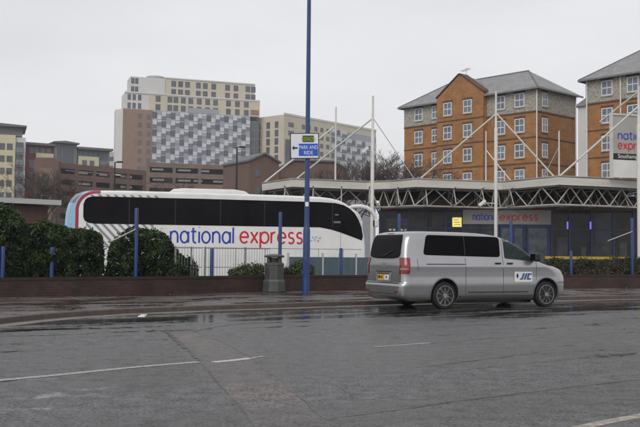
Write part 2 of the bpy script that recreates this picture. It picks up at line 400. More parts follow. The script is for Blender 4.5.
# gutter channel beside the kerb
ribbon(offset(KC,-.45),offset(KC,-.02),.0025,'gutter',M['gutter'])
kb=MB()
acc=0
for i in range(len(KC)-1):
    a,b,c,d=KC[i],KC[i+1],K2[i+1],K2[i]; z=PZ+.006
    kb.face([(a.x,a.y,-.01),(b.x,b.y,-.01),(b.x,b.y,z-.02),(a.x,a.y,z-.02)])
    a2=a+(d-a)*.15; b2=b+(c-b)*.15
    kb.face([(a.x,a.y,z-.02),(b.x,b.y,z-.02),(b2.x,b2.y,z),(a2.x,a2.y,z)])
    kb.face([(a2.x,a2.y,z),(b2.x,b2.y,z),(c.x,c.y,z),(d.x,d.y,z)])
tag(kb.build('kerb',M['kerb']),kind='structure')
# pavement from kerb back to the wall
pv=MB(); WLs=[p for p in WL]
back=[(p.x,p.y,PZ) for p in reversed(offset(WL,.12))]
pv.face([(p.x,p.y,PZ) for p in K2[2:]]+[(WL[-1].x+4,WL[-1].y-2,PZ)]+back+[(-34,-30,PZ)])
tag(pv.build('pavement',M['pave']),kind='structure')
fc=MB(); fc.face([(p.x,p.y,.0) for p in offset(WL,.1)]+[(60,110,0),(-70,110,0)]); tag(fc.build('forecourt',M['forecourt']),kind='structure')

# road surface repairs, cracks and lines
def gpoly(name, pxs, z, m):
    b=MB(); b.face([tuple(onz(x,y,z)) for x,y in pxs]); return tag(b.build(name,m),kind='structure')
gpoly('road_patch',[(168,332.5),(180,331),(193,330.8),(210,337),(228,345),(250,357),(280,380),(303,400),(326,418.5),(352,440),(262,440),(255,427),(236,402),(219,382.5),(205,367),(197,358),(183,346)],.002,M['patch'])
gpoly('road_repair',[(326,419),(360,414.5),(435,404),(510,394.5),(585,385.5),(660,377),(760,420),(700,520),(420,520),(352,440)],.0012,MATS.get('wet_asphalt_new') or road_mat('wet_asphalt_new',(.066,.065,.066),.25))
def crackline(pxs, wd, z=.0042, name='road_crack', jit=.018):
    pts=[]
    P=[onz(x,y,z) for x,y in pxs]
    for a,b in zip(P,P[1:]):
        k=max(2,int((b-a).length/.12))
        for i in range(k): pts.append(a+(b-a)*(i/k)+Vector((random.uniform(-jit,jit),random.uniform(-jit,jit),0)))
    pts.append(P[-1]); b=MB(); prev=None
    for i,p in enumerate(pts):
        t=(pts[min(i+1,len(pts)-1)]-pts[max(i-1,0)]).normalized(); nn=Vector((-t.y,t.x,0)); w_=wd*random.uniform(.25,1.3)/2
        cur=(p+nn*w_,p-nn*w_)
        if prev: b.face([prev[0],cur[0],cur[1],prev[1]])
        prev=cur
    return tag(b.build(name,M['crack']),kind='structure')
crackline([(193,331),(210,337),(228,345),(250,357),(280,380),(303,400),(326,418.5)],.024)
crackline([(160,330),(168,333),(176,340),(184,346),(193,353),(200,360)],.08,jit=.03)
crackline([(326,419),(360,414.5),(435,404),(510,394.5),(585,385.5),(660,377)],.022)
crackline([(208,371),(219,382.5),(228,393)],.010)
crackline([(168,332),(180,330.5),(193,331),(215,327),(240,323.5)],.05,jit=.03)
crackline([(425,366),(470,361),(540,352)],.02); crackline([(440,372),(500,366),(590,357)],.012)
def line(pxs, wd, m, z=.003, name='road_marking'):
    P=catmull([Vector(onz(x,y,z)[:2]) for x,y in pxs],5); A=offset(P,wd/2); B=offset(P,-wd/2)
    return ribbon(A,B,z,name,m)
line([(-30,383),(0,380),(60,374.5),(140,366.5),(199,361.8)],.13,M['paint'])
line([(213,362),(232,360.2),(251,358)],.13,M['paint2'],z=.0036)
line([(251,358),(264,355.9)],.07,M['paint'])
line([(372,346.8),(400,345),(430,342.8)],.08,M['paint'])
line([(430,342.8),(470,339.5),(548,333.8)],.07,M['paint0'])
line([(575,428.5),(606,421.8),(640,415.5),(700,404)],.12,M['ypaint'])

# ------------------------------------------------------------------ low brick wall
wall=thing('low_brick_wall',(WL[1].x,WL[1].y,PZ),'long low dark red brick wall behind the pavement with posts and bushes behind it','wall')
wo=Vector((WL[1].x,WL[1].y))
b=MB(); cp=MB()
for A,B,mbb,z0,z1 in ((offset(WL,0),offset(WL,.225),b,-.1,WALLZ-PZ-.07),(offset(WL,-.02),offset(WL,.245),cp,WALLZ-PZ-.069,WALLZ-PZ)):
    for i in range(len(A)-1):
        c=[A[i]-wo,A[i+1]-wo,B[i+1]-wo,B[i]-wo]
        for q in ([0,1],[2,3]):
            p,q_=c[q[0]],c[q[1]]; mbb.face([(p.x,p.y,z0),(q_.x,q_.y,z0),(q_.x,q_.y,z1),(p.x,p.y,z1)])
        mbb.face([(p_.x,p_.y,z1) for p_ in c])
b.build('brickwork',M['lowbrick'],wall); cp.build('coping',mat('brick_coping',(.030,.015,.012),.5,scale=5,var=.3,bump=.3),wall)

# ------------------------------------------------------------------ bushes
def bush(name, prof, depth, mats, nl, leaf, label, group=None, off=.52, zb=.1, cat='bush', spike=0):
    """prof: (px, y) outline of the top; leaves fill the volume behind the wall"""
    p0,_=wall_at(prof[0][0]); p1,_=wall_at(prof[-1][0]); pm=(p0+p1)/2
    root=thing(name,(pm.x,pm.y,0),label,cat,group=group)
    pts=[]
    for px,y in prof:
        p,t=wall_at(px); nrm=Vector((-t.y,t.x)); c=p+nrm*(off+depth/2)
        # same image column at the bush's own depth
        q=at(px,y,c.y); pts.append((q.x,q.y,q.z))
    fol=MB(); stems=MB()
    tot=pts[-1][0]-pts[0][0]
    def top(x):
        for a,c in zip(pts,pts[1:]):
            if a[0]<=x<=c[0]:
                s=(x-a[0])/(c[0]-a[0]+1e-9); return a[1]+(c[1]-a[1])*s, a[2]+(c[2]-a[2])*s
        return pts[-1][1],pts[-1][2]
    k=0
    while k<nl:
        x=random.uniform(pts[0][0],pts[-1][0]); yc,zt=top(x)
        # rounded section: choose height then depth
        h=random.random()**.7; z=zb+(zt-zb)*h
        rd_=math.sqrt(max(0,1-(max(0,h-.35)/.65)**2.5))*(1+.5*noise.noise(Vector((x*2.7,z*2.7,1.5))))
        e=min((x-pts[0][0]),(pts[-1][0]-x)); rd_*=min(1,.45+e/.6)
        v=noise.noise(Vector((x*1.6,z*1.6,yc*.7+3))); v2=noise.noise(Vector((x*4.5,z*4.5,9)))
        s_=random.random(); dd=(1-s_**2.2*.7)*rd_
        sgn=-1 if random.random()<.8 else 1
        y=yc+sgn*dd*depth/2*(1+.35*v)
        if v2<-.16 and random.random()<.7: continue
        zz=z+(.10+.16*h)*v+random.uniform(-.03,.05)+ (random.random()**6)*spike
        if random.random()<.05:
            zz+=random.uniform(0,.13)*h; y-=random.uniform(0,.12); x+=random.uniform(-.1,.1)
        c=Vector((x-pm.x,y-pm.y,zz))
        a=Vector((random.uniform(-1,1),random.uniform(-1,.4),random.uniform(-.3,1))).normalized()
        u=a.cross(Vector((random.uniform(-1,1),random.uniform(-1,1),random.uniform(-1,1)))).normalized(); w_=a.cross(u)
        sl=leaf*random.uniform(.6,1.25); sw=sl*.42
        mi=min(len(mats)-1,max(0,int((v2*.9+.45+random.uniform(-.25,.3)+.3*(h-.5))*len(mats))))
        fol.face([c-u*sl,c+w_*sw+a*.01,c+u*sl,c-w_*sw+a*.01],mi); k+=1
    for i in range(max(3,int(tot*3))):
        x=random.uniform(pts[0][0]+.1,pts[-1][0]-.1); yc,zt=top(x)
        stems.tube([(x-pm.x,yc-pm.y,0),(x-pm.x+random.uniform(-.1,.1),yc-pm.y+random.uniform(-.1,.1),zt*.5),(x-pm.x+random.uniform(-.2,.2),yc-pm.y+random.uniform(-.2,.2),zt*.85)],[.02,.012,.006],5)
    fol.build('foliage',[M[q] for q in mats],root); stems.build('stem',M['bark'],root)
LF=['leaf3','leaf0','leaf1','leaf2']
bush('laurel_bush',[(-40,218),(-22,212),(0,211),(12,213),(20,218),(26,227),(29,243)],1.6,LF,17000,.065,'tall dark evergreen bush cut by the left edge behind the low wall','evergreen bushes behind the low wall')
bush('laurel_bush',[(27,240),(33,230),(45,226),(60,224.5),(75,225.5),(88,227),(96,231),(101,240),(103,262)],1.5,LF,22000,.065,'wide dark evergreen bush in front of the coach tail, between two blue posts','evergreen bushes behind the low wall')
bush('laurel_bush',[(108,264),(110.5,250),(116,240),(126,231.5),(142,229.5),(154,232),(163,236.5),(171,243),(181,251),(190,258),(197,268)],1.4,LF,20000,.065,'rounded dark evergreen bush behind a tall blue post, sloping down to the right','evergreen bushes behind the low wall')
bush('laurel_bush',[(229,271),(236,267),(246,265),(256,263),(264,264)],.8,['leaf1','lleaf0','lleaf1'],3200,.055,'small low bright green bush just left of the litter bin','low green bushes beside the litter bin')
bush('laurel_bush',[(284,266),(290,262),(300,262.5),(308,266),(314,271)],.8,['leaf1','lleaf0','lleaf1'],3000,.055,'small low bright green bush between the litter bin and blue lamp column','low green bushes beside the litter bin')
bush('straggly_hedge',[(546,262),(555,259.5),(570,260),(585,259),(600,261),(615,258.5),(630,259),(645,259.5),(670,260)],1.0,['rleaf0','rleaf1','rleaf2','leaf1'],13000,.06,'straggly rusty green hedge behind the wall to the right of the van','hedge',spike=.12)

# ------------------------------------------------------------------ blue posts and mesh fence
def post(px, ytop, label, tall=False, brace=False, off=.32):
    p,t=wall_at(px); nrm=Vector((-t.y,t.x)); c=p+nrm*off
    c=at(px,250,c.y); zt=at(px,ytop,c.y).z; r=.058
    root=thing('blue_post',(c.x,c.y,0),label,'post',group='tall blue posts behind the wall' if tall else 'short blue posts behind the wall')
    m=MB(); m.lathe([(r,0),(r,zt-.03),(r*.85,zt-.008),(r*.3,zt)],14); m.build('shaft',M['blue'],root,smooth=40)
    m=MB(); m.lathe([(r*1.6,.0),(r*1.6,.02),(r*1.05,.022)],14); m.build('base_plate',M['blue'],root)
    if brace:
        e=at(px-25,ytop+ (28 if px<300 else 17)+6,c.y)
        m=MB(); m.tube([(0,-.07,zt-.62 if px<300 else zt-.55),(e.x-c.x,-.09,e.z)],.022,8); m.build('brace',M['galv'],root,smooth=40)
    return c
posts=[(3,246,0,0,'short blue post at the left edge, in front of the tall bush'),(52,247,0,0,'short blue post in front of the wide evergreen bush'),(136,208,1,1,'tall blue post with a pale brace, in front of the rounded bush'),
 (212,248,0,0,'short blue post under the blue lettering of the coach'),(280,212,1,0,'tall blue post against the red lettering of the coach, above the litter bin'),(341,248,0,0,'short blue post under the coach windscreen pillar'),
 (399,214,1,0,'tall blue post rising behind the rear roof of the van'),(511,219,1,0,'tall blue post behind the front door roof of the van'),(571,251,0,0,'short blue post just right of the van bonnet'),(632,218,1,1,'tall blue post with pale brace near the right edge')]
PC=[]
for px,y,t_,br,lb in posts: PC.append(post(px,y,lb,bool(t_),bool(br)))
def mesh_panel(px0,px1,label):
    a,_=wall_at(px0); b_,t=wall_at(px1); nrm=Vector((-t.y,t.x)); a=a+nrm*.45; b_=b_+nrm*.45
    rz,Ln=frame_of(a,b_); root=thing('mesh_fence',(a.x,a.y,0),label,'fence',rz,'mesh fence panels behind the wall')
    m=MB(); m.box(0,Ln,-.015,.015,1.47,1.50); m.box(0,Ln,-.015,.015,.88,.90); m.box(0,Ln,-.015,.015,.25,.28)
    m.build('rail',M['grey_frame'],root)
    m=MB(); k=int(Ln/.10)
    for i in range(k+1): x=i*Ln/k; m.box(x-.005,x+.005,-.024,-.016,.2,1.53)
    m.build('wires',M['mesh_wire'],root)
    for x in (0.0,Ln*.62): m=MB(); m.box(x-.02,x+.02,.017,.057,0,1.53); m.build('upright',M['galv'],root)
mesh_panel(184,210,'pale mesh fence panel between the rounded bush and a short blue post')
mesh_panel(214,278,'pale mesh fence panel beneath the coach lettering left of the bin')
# blue-grey low barrier right of the lamp column
a=at(288,257,32.3); b_=at(372,257,33.9); rz,Ln=frame_of(a,b_)
root=thing('panel_fence',(a.x,a.y,0),'low blue-grey panel fence in front of the coach nose with pale uprights','fence',rz)
ztop=1.22
m=MB(); k=5
for i in range(k): m.box(i*Ln/k+.03,(i+1)*Ln/k-.03,-.02,.02,.06,ztop)
m.build('panel',M['bluegrey'],root)
for i in range(k+1):
    m=MB(); m.box(i*Ln/k-.028,i*Ln/k+.028,-.05,.03,0,ztop+.14); m.build('upright',M['pale_conc'],root)

# ------------------------------------------------------------------ litter bin
c=onz(274,291.8,PZ); bn=thing('litter_bin',(c.x,c.y,PZ),'grey plastic litter bin with domed lid and flared base on the pavement beside the wall','litter bin')
def octp(r,z0,z1,r2=None,nseg=8):
    r2=r2 or r; m=MB(); m.lathe([(r,z0),(r2,z1)],nseg,T=Matrix.Rotation(R(22.5),4,'Z')); return m
m=MB(); m.lathe([(.385,0),(.39,.03),(.375,.34),(.34,.40),(.33,.41)],8,T=Matrix.Rotation(R(22.5),4,'Z')); m.build('base',M['bin'],bn,bevel=.015)
m=MB(); m.lathe([(.325,.41),(.325,.84),(.335,.85),(.335,.90),(.27,.945)],8,T=Matrix.Rotation(R(22.5),4,'Z')); m.build('body',M['bin'],bn,bevel=.012)
for i in range(8):
    a_=R(45*i); m=MB(); T=Matrix.Rotation(a_,4,'Z'); m.box(-.10,.10,-.308,-.302,.48,.80,T=T); 
    if i in (0,7,1): m.build('panel',mat('bin_panel',(.065,.07,.067),.4,var=.2,bump=.2),bn)
m=MB(); m.lathe([(.22,.94),(.22,1.09)],8,T=Matrix.Rotation(R(22.5),4,'Z')); m.build('liner',M['black'],bn)
for i in range(4):
    a_=R(45+90*i); m=MB(); T=Matrix.Rotation(a_,4,'Z'); m.box(-.06,.06,.215,.275,.93,1.10,T=T); m.build('pillar',M['bin'],bn,bevel=.01)
m=MB(); m.lathe([(.30,1.10),(.345,1.11),(.35,1.15),(.30,1.175),(.18,1.20),(.05,1.21)],8,T=Matrix.Rotation(R(22.5),4,'Z')); m.build('lid',M['bin'],bn,bevel=.01)
# ------------------------------------------------------------------ blue lamp column and the sign on it
M['col_blue']=mat('column_blue',(.022,.062,.20),.4,var=.12,scale=4)
c=onz(306,292.8,PZ); lp=thing('lamp_column',(c.x,c.y,PZ),'tall blue lamp column on the pavement running out of the top of the picture','lamp column')
m=MB(); m.lathe([(.125,0),(.125,.02),(.112,.03),(.112,1.95),(.10,2.02),(.085,2.12),(.080,2.4)],20); m.build('base_section',M['col_blue'],lp,smooth=30)
m=MB(); m.lathe([(.080,2.4),(.073,5),(.062,9.2),(.055,10.2)],20); m.build('shaft',M['col_blue'],lp,smooth=30)
m=MB(); m.box(-.05,.05,-.118,-.1125,.5,1.05); m.build('access_door',mat('blue_door',(.011,.04,.21),.4),lp,bevel=.004)
m=MB(); m.box(-.05,.05,-.087,-.079,2.72,2.86); m.build('sticker',M['decal_w'],lp)
m=MB(); m.tube([(0,0,10.1),(-.1,-.3,10.5),(-.3,-1.2,10.7)],[.05,.045,.04],10); m.build('arm',M['col_blue'],lp,smooth=40)
m=MB(); m.box(-.45,-.2,-1.9,-1.15,10.62,10.76); m.build('lantern',M['grey_frame'],lp,bevel=.04)
s0=at(290.3,159,c.y-.12); s1=at(319.4,159,c.y-.04); top_=at(305,134,c.y-.1); rz,Ln=frame_of(s0,s1); H=top_.z-s0.z+.02
sg=thing('direction_sign',(s0.x,s0.y-.03,s0.z),'white direction sign on the blue lamp column with black left arrow and blue panel','sign',rz)
sg.rotation_euler.y = R(-1.5)
m=MB(); m.box(0,Ln,0,.02,0,H); m.build('backing',M['black'],sg,bevel=.006)
m=MB(); m.box(.03,Ln-.03,-.004,.001,.03,H-.03); m.build('panel',M['sign_w'],sg)
m=MB(); m.box(Ln*.43,Ln*.82,-.009,-.0045,H*.64,H*.90); m.build('green_panel',M['sign_green'],sg)
m=MB(); m.box(Ln*.295,Ln*.955,-.009,-.0045,H*.11,H*.585); m.build('blue_panel',M['sign_blue'],sg)
m=MB(); m.prism([(.06,H*.42),(.13,H*.52),(.13,H*.45),(.235,H*.45),(.235,H*.39),(.13,H*.39),(.13,H*.32)],-.009,-.0045,'y'); m.build('arrow',M['black'],sg)
text_mesh('COACH',.155,M['sign_yellow'],sg,loc=(Ln*.625,-.010,H*.70),align='CENTER',xs=.78)
text_mesh('PARK AND',.165,M['sign_w'],sg,loc=(Ln*.625,-.010,H*.375),align='CENTER',xs=.74)
text_mesh('RIDE',.165,M['sign_w'],sg,loc=(Ln*.625,-.010,H*.165),align='CENTER',xs=.84)
for x in (Ln*.40,Ln*.66):
    pass
m=MB(); m.box(Ln*.38,Ln*.70,.021,.045,H*.75,H*.80); m.box(Ln*.38,Ln*.70,.021,.045,H*.2,H*.25); m.build('bracket',M['galv'],sg)
# small litter on the gutter
c=onz(142,317,.12); m=MB(); m.box(-.07,.06,-.04,.05,0,.03); m.box(-.03,.09,-.02,.05,.031,.05)
tag(m.build('crumpled_litter',M['decal_w'],loc=(c.x,c.y,.117),bevel=.012),'small crumpled white litter lying on the kerb','litter')

# ------------------------------------------------------------------ coach
CO=Vector((-9.35,33.0)); CA=R(13)
coach=thing('coach',(CO.x,CO.y,0),'long white coach with black window band and red and blue lettering parked behind the wall','coach',CA)
CW=2.52; CL=11.46
prof=[(.03,.38),(.0,.6),(-.02,2.2),(.02,2.75),(.09,3.05),(.20,3.28),(.36,3.45),(.60,3.55),(.95,3.60),(2,3.62),(5,3.62),(8.5,3.59),(9.6,3.565),(10.05,3.52),(10.4,3.44),(10.65,3.32),(10.85,3.18),(11.06,2.98),(11.22,2.72),(11.34,2.42),(11.42,2.05),(11.46,1.62),(11.47,1.2),(11.44,.8),(11.38,.45),(11.30,.38)]
# wheel arch cut-outs in the side outline
def arch(cx,r=.56): return [(cx+r*math.cos(R(a)),.50+r*math.sin(R(a))) for a in (-12,15,45,75,90,105,135,165,192)]
AX=[2.9,4.25,8.75]
low=[]
for cx in sorted(AX,reverse=True): low+= [(p[0],max(.38,p[1])) for p in arch(cx)]
# body material with painted livery
def livery():
    m,n,l,b=nodes('coach_livery'); tc=n.new('ShaderNodeTexCoord'); sp=n.new('ShaderNodeSeparateXYZ'); l.new(tc.outputs['Object'],sp.inputs[0])
    def mt(op,a,b_=None,cl=False):
        t=n.new('ShaderNodeMath'); t.operation=op; t.use_clamp=cl
        for i,v in enumerate((a,b_)):
            if v is None: continue
            if isinstance(v,(int,float)): t.inputs[i].default_value=v
            else: l.new(v,t.inputs[i])
        return t.outputs[0]
    U,Z=sp.outputs[0],sp.outputs[2]
    qx=mt('MAXIMUM',mt('SUBTRACT',1.10,U),0); qz=mt('MAXIMUM',mt('SUBTRACT',Z,2.86),0)
    d=mt('SQRT',mt('ADD',mt('MULTIPLY',qx,qx),mt('MULTIPLY',qz,qz)))
    blue=mt('GREATER_THAN',d,.74); red=mt('MULTIPLY',mt('MULTIPLY',mt('GREATER_THAN',d,.62),mt('LESS_THAN',d,.74)),mt('LESS_THAN',U,1.25)); blue=mt('MULTIPLY',blue,mt('LESS_THAN',U,1.0)); grey=mt('MULTIPLY',mt('GREATER_THAN',d,.80),mt('GREATER_THAN',Z,3.12))
    # diagonal stripes on the tail quarter
    ph=mt('FRACT',mt('MULTIPLY',mt('ADD',U,mt('MULTIPLY',Z,.95)),3.4)); st=mt('LESS_THAN',ph,.42)
    ext=mt('MULTIPLY',mt('LESS_THAN',mt('ADD',U,mt('MULTIPLY',Z,-.2)),2.75),mt('GREATER_THAN',Z,1.45)); st=mt('MULTIPLY',st,ext); st=mt('MULTIPLY',st,mt('LESS_THAN',d,.60)); st=mt('MULTIPLY',st,mt('GREATER_THAN',U,.75)); st=mt('MULTIPLY',st,mt('GREATER_THAN',mt('SUBTRACT',3.05,mt('MULTIPLY',U,.0)),0))
    nz=n.new('ShaderNodeTexNoise'); nz.inputs['Scale'].default_value=1.6; nz.inputs['Detail'].default_value=8; l.new(tc.outputs['Object'],nz.inputs['Vector'])
    grime=n.new('ShaderNodeMapRange'); grime.inputs[1].default_value=.35; grime.inputs[2].default_value=.7; l.new(nz.outputs[0],grime.inputs[0])
    c0=n.new('ShaderNodeMix'); c0.data_type='RGBA'; c0.inputs[6].default_value=L((.78,.78,.77)); c0.inputs[7].default_value=L((.69,.69,.68)); l.new(grime.outputs[0],c0.inputs[0])
    prev=c0.outputs[2]
    for msk,c in ((st,(.24,.24,.26)),(blue,(.30,.50,.68)),(grey,(.20,.21,.24)),(red,(.30,.012,.035))):
        k=n.new('ShaderNodeMix'); k.data_type='RGBA'; l.new(msk,k.inputs[0]); l.new(prev,k.inputs[6]); k.inputs[7].default_value=L(c); prev=k.outputs[2]
    l.new(prev,b.inputs['Base Color']); b.inputs['Roughness'].default_value=.3; b.inputs['Coat Weight'].default_value=.4
    return m
LV=livery()
outline=prof[:1]+prof[1:]
poly=prof+[p for p in low]
# body shell
cb=MB(); cb.prism(poly,0,CW,'y'); body=cb.build('body',LV,coach,bevel=.09,seg=4); body.modifiers['bevel'].angle_limit=R(60)
for p in body.data.polygons: p.use_smooth=True
body.data.set_sharp_from_angle(angle=R(35))
# dark side glazing, both sides
def lerp_prof(): pass
gl=[(1.05,2.37),(9.6,2.37),(10.05,2.29),(10.44,2.18),(10.9,2.02),(11.30,1.88),(11.345,2.05),(11.28,2.40),(11.16,2.70),(11.0,2.95),(10.8,3.13),(10.55,3.26),(10.2,3.335),(9.6,3.36),(5,3.38),(1.0,3.38),(.82,3.34),(.70,3.25),(.64,3.08),(.64,2.62),(.69,2.48),(.82,2.40)]
for y0,y1 in ((-.008,.0),(CW,CW+.008)):
    m=MB(); m.prism(gl,y0,y1,'y'); g_=m.build('side_glazing',M['glass_dk'],coach)
    for x in (2.3,4.0,5.7,7.4,9.1,10.1):
        s=MB(); s.box(x-.012,x+.012,y0-.004 if y0<0 else y1,y0 if y0<0 else y1+.004,2.40,3.34 if x<10 else 3.30); s.build('window_seam',M['seam'],g_)
# driver's interior glimpses: sun blind, seat behind the cab window
m=MB(); m.box(10.15,10.42,-.014,-.0085,2.55,2.62); m.box(10.2,10.34,-.014,-.0085,2.85,2.90); m.build('cab_detail',M['grey_frame'],coach)
# windscreen wraps the front
ws=[(p[0]+.012,p[1]) for p in [(10.95,3.08),(11.06,2.98),(11.22,2.72),(11.34,2.42),(11.42,2.05),(11.46,1.62)]]
m=MB()
for (x0,z0),(x1,z1) in zip(ws,ws[1:]): m.face([(x0,.12,z0),(x1,.12,z1),(x1,CW-.12,z1),(x0,CW-.12,z0)])
m.build('windscreen',M['glass_dk'],coach,smooth=60)
# seams: belt, lockers
m=MB()
m.box(.8,11.3,-.004,-.001,1.515,1.535)
for x in (1.2,2.15,3.55,5.15,6.3,7.45,8.0,9.55,10.55): m.box(x-.008,x+.008,-.0045,-.0012,.45,1.514)
m.box(10.43,10.445,-.0045,-.0012,1.2,2.17)
m.build('panel_seam',mat('coach_seam',(.22,.22,.22),.6),coach)
m=MB(); m.prism([(3.75,3.615),(6.9,3.615),(6.7,3.74),(6.3,3.80),(4.3,3.80),(3.95,3.76)],.45,CW-.45,'y'); m.build('roof_pod',M['white'],coach,bevel=.05)
wordmark('national',3.84,1.71,.425,M['ne_blue'],coach,y=-.006,width=2.36,sw=.080)
wordmark('express',6.47,1.73,.42,M['ne_red'],coach,y=-.006,width=2.42,sw=.085,gap=.30)
# small emblem behind the cab
m=MB()
for k,(dx,dz) in enumerate([(0,0),(.14,.03),(.28,-.01),(.07,.12),(.2,.13),(.35,.1)]): m.lathe([(.045,-.006),(.045,-.003)],8,T=Matrix.Translation((9.25+dx,0,1.85+dz)),axis='y')
m.build('emblem',mat('pale_blue_emblem',(.40,.52,.66),.5),coach)
# wheels
def wheel(parent, x, y, z, r, wd, side, spokes=0, name='wheel', rimm='alloy'):
    m=MB(); T=Matrix.Translation((x,y,z))
    m.lathe([(r*.66,-wd/2),(r*.93,-wd/2),(r,-wd/2*.7),(r,wd/2*.7),(r*.93,wd/2),(r*.66,wd/2)],36,T=T,axis='y')
    t=m.build(name,M['rubber'],parent,smooth=35)
    m=MB(); yo=-wd/2-.004 if side<0 else wd/2+.004; s=-1 if side<0 else 1
    # rim ring
    m.lathe([(r*.75,yo-s*.03),(r*.75,yo),(r*.70,yo),(r*.68,yo-s*.05)] if s<0 else [(r*.75,yo-.03),(r*.75,yo),(r*.70,yo),(r*.68,yo-.05)],36,T=T,axis='y')
    rim=m.build('rim',M[rimm],t,smooth=30)
    m=MB(); m.lathe([(r*.70,yo-s*.06),(r*.70,yo-s*.055)],30,T=T,axis='y'); m.build('brake_disc',M['trim'],t)
    m=MB()
    if spokes:
        for i in range(spokes):
            a_=2*math.pi*i/spokes; Tm=T@Matrix.Rotation(a_,4,'Y')
            y0,y1=sorted((yo-s*.045,yo-s*.004))
            m.prism([( -r*.045,r*.10),(r*.045,r*.10),(r*.075,r*.70),(-r*.075,r*.70)],y0,y1,'y')
            kk=len(m.v)-8
            for q in range(kk,len(m.v)): m.v[q]=tuple(Tm@Vector(m.v[q]))
    y0,y1=sorted((yo-s*.045,yo+s*.004)); m.lathe([(r*.17,y0),(r*.17,y1)],16,T=T,axis='y')
    m.build('spokes',M[rimm],t)
    return t
for x in AX:
    wheel(coach,x,.22,.50,.50,.30,-1,10); wheel(coach,x,CW-.22,.50,.50,.30,1,10)
    m=MB(); m.box(x-.5,x+.5,.42,CW-.42,.36,1.0); m.build('axle_housing',M['black'],coach)
# mirror arms curving from the roof edge forward and down
for y in (.10,CW-.10):
    pts=[(10.78,y,3.17),(10.98,y-.0,3.22),(11.25,y-.05,3.23),(11.5,y-.08,3.18),(11.70,y-.1,3.05),(11.84,y-.1,2.85),(11.90,y-.1,2.62)]
    m=MB(); m.tube(pts,[.06,.085,.09,.09,.085,.08,.06],10); a_=m.build('mirror_arm',M['white'],coach,smooth=50)
    m=MB(); m.box(11.80,11.97,y-.2,y+.02,2.42,2.72); m.build('mirror_head',M['white'],a_,bevel=.04)
    m=MB(); m.box(11.785,11.80,y-.17,y-.01,2.45,2.69); m.build('mirror_glass',M['glass_dk'],a_)
m=MB(); m.box(11.42,11.47,.12,.5,.75,.95); m.build('headlight',M['tail_white'],coach); m=MB(); m.box(11.42,11.47,CW-.5,CW-.12,.75,.95); m.build('headlight',M['tail_white'],coach)

# ------------------------------------------------------------------ van
VA=R(26.2); vp=onz(443,309,0)
van=thing('van',(vp.x,vp.y,0),'silver grey minibus van with dark rear windows parked at the kerb','van',VA)
van.location=(vp.x-math.sin(VA)*.86,vp.y+math.cos(VA)*.86,0)
VP=[ # z, xr, xf, W, rear corner radius, front rx, front ry
(.20,-1.02,3.80,.84,.10,.55,.50),(.26,-1.18,3.98,.90,.14,.60,.52),(.34,-1.255,4.07,.925,.16,.62,.54),(.45,-1.275,4.10,.942,.17,.62,.55),(.58,-1.27,4.10,.960,.17,.62,.55),(.63,-1.25,4.09,.961,.17,.62,.55),
(.66,-1.215,4.08,.960,.17,.58,.50),(.80,-1.21,4.05,.953,.17,.56,.48),(.92,-1.205,3.99,.957,.17,.56,.48),(1.0,-1.20,3.90,.962,.17,.56,.50),(1.07,-1.198,3.73,.967,.17,.60,.60),(1.10,-1.195,3.53,.958,.17,.52,.62),(1.15,-1.19,3.33,.944,.17,.42,.64),(1.19,-1.185,3.20,.932,.17,.36,.66),
(1.3,-1.175,3.03,.905,.16,.34,.66),(1.45,-1.155,2.79,.885,.16,.34,.66),(1.6,-1.13,2.53,.865,.16,.36,.66),(1.72,-1.10,2.29,.848,.17,.40,.64),(1.80,-1.07,2.08,.832,.19,.46,.60),(1.85,-1.03,1.88,.810,.22,.55,.56),(1.885,-.98,1.66,.775,.25,.6,.52),(1.91,-.90,1.38,.715,.28,.6,.45),(1.925,-.78,1.02,.62,.28,.5,.4),(1.935,-.55,.6,.45,.25,.35,.3),(1.94,-.3,.3,.2,.1,.1,.1)]
def vprm(z):
    if z<=VP[0][0]: return VP[0][1:]
    for a,b in zip(VP,VP[1:]):
        if a[0]<=z<=b[0]:
            t=(z-a[0])/(b[0]-a[0]); return tuple(a[i]+(b[i]-a[i])*t for i in range(1,7))
    return VP[-1][1:]
def vslice(z,nc=8,ns=120):
    xr,xf,W,rr,rx,ry=vprm(z); pts=[]
    # right side (y=-W) rear->front, then front corner, front, left side...
    for i in range(ns+1): pts.append((xr+rr+(xf-rx-xr-rr)*i/ns,-W))
    for i in range(1,nc+1):
        a=R(-90+90*i/nc); pts.append((xf-rx+rx*math.cos(a), -W+ry+ry*math.sin(a)))
    for i in range(1,nc+1):
        a=R(0+90*i/nc); pts.append((xf-rx+rx*math.cos(a), W-ry+ry*math.sin(a)))
    for i in range(1,ns+1): pts.append((xf-rx-(xf-rx-xr-rr)*i/ns,W))
    for i in range(1,nc+1):
        a=R(90+90*i/nc); pts.append((xr+rr+rr*math.cos(a), W-rr+rr*math.sin(a)))
    for i in range(0,nc):
        a=R(180+90*i/nc); pts.append((xr+rr+rr*math.cos(a), -W+rr+rr*math.sin(a)))
    return pts
def yside(x,z):
    xr,xf,W,rr,rx,ry=vprm(z)
    if x>xf-rx: 
        u=min(1,(x-(xf-rx))/rx); return W-ry+ry*math.sqrt(max(0,1-u*u))
    if x<xr+rr:
        u=min(1,((xr+rr)-x)/rr); return W-rr+rr*math.sqrt(max(0,1-u*u))
    return W
def xrear(y,z):
    xr,xf,W,rr,rx,ry=vprm(z); y=abs(y)
    if y>W-rr:
        u=min(1,(y-(W-rr))/rr); return xr+rr-rr*math.sqrt(max(0,1-u*u))
    return xr
zs=[]
for a,b in zip(VP,VP[1:]):
    k=max(2,int((b[0]-a[0])/.03)); zs+=[a[0]+(b[0]-a[0])*i/k for i in range(k)]
zs.append(VP[-1][0])
m=MB(); S=[vslice(z) for z in zs]; N=len(S[0])
for z,s_ in zip(zs,S): m.v+=[(p[0],p[1],z) for p in s_]
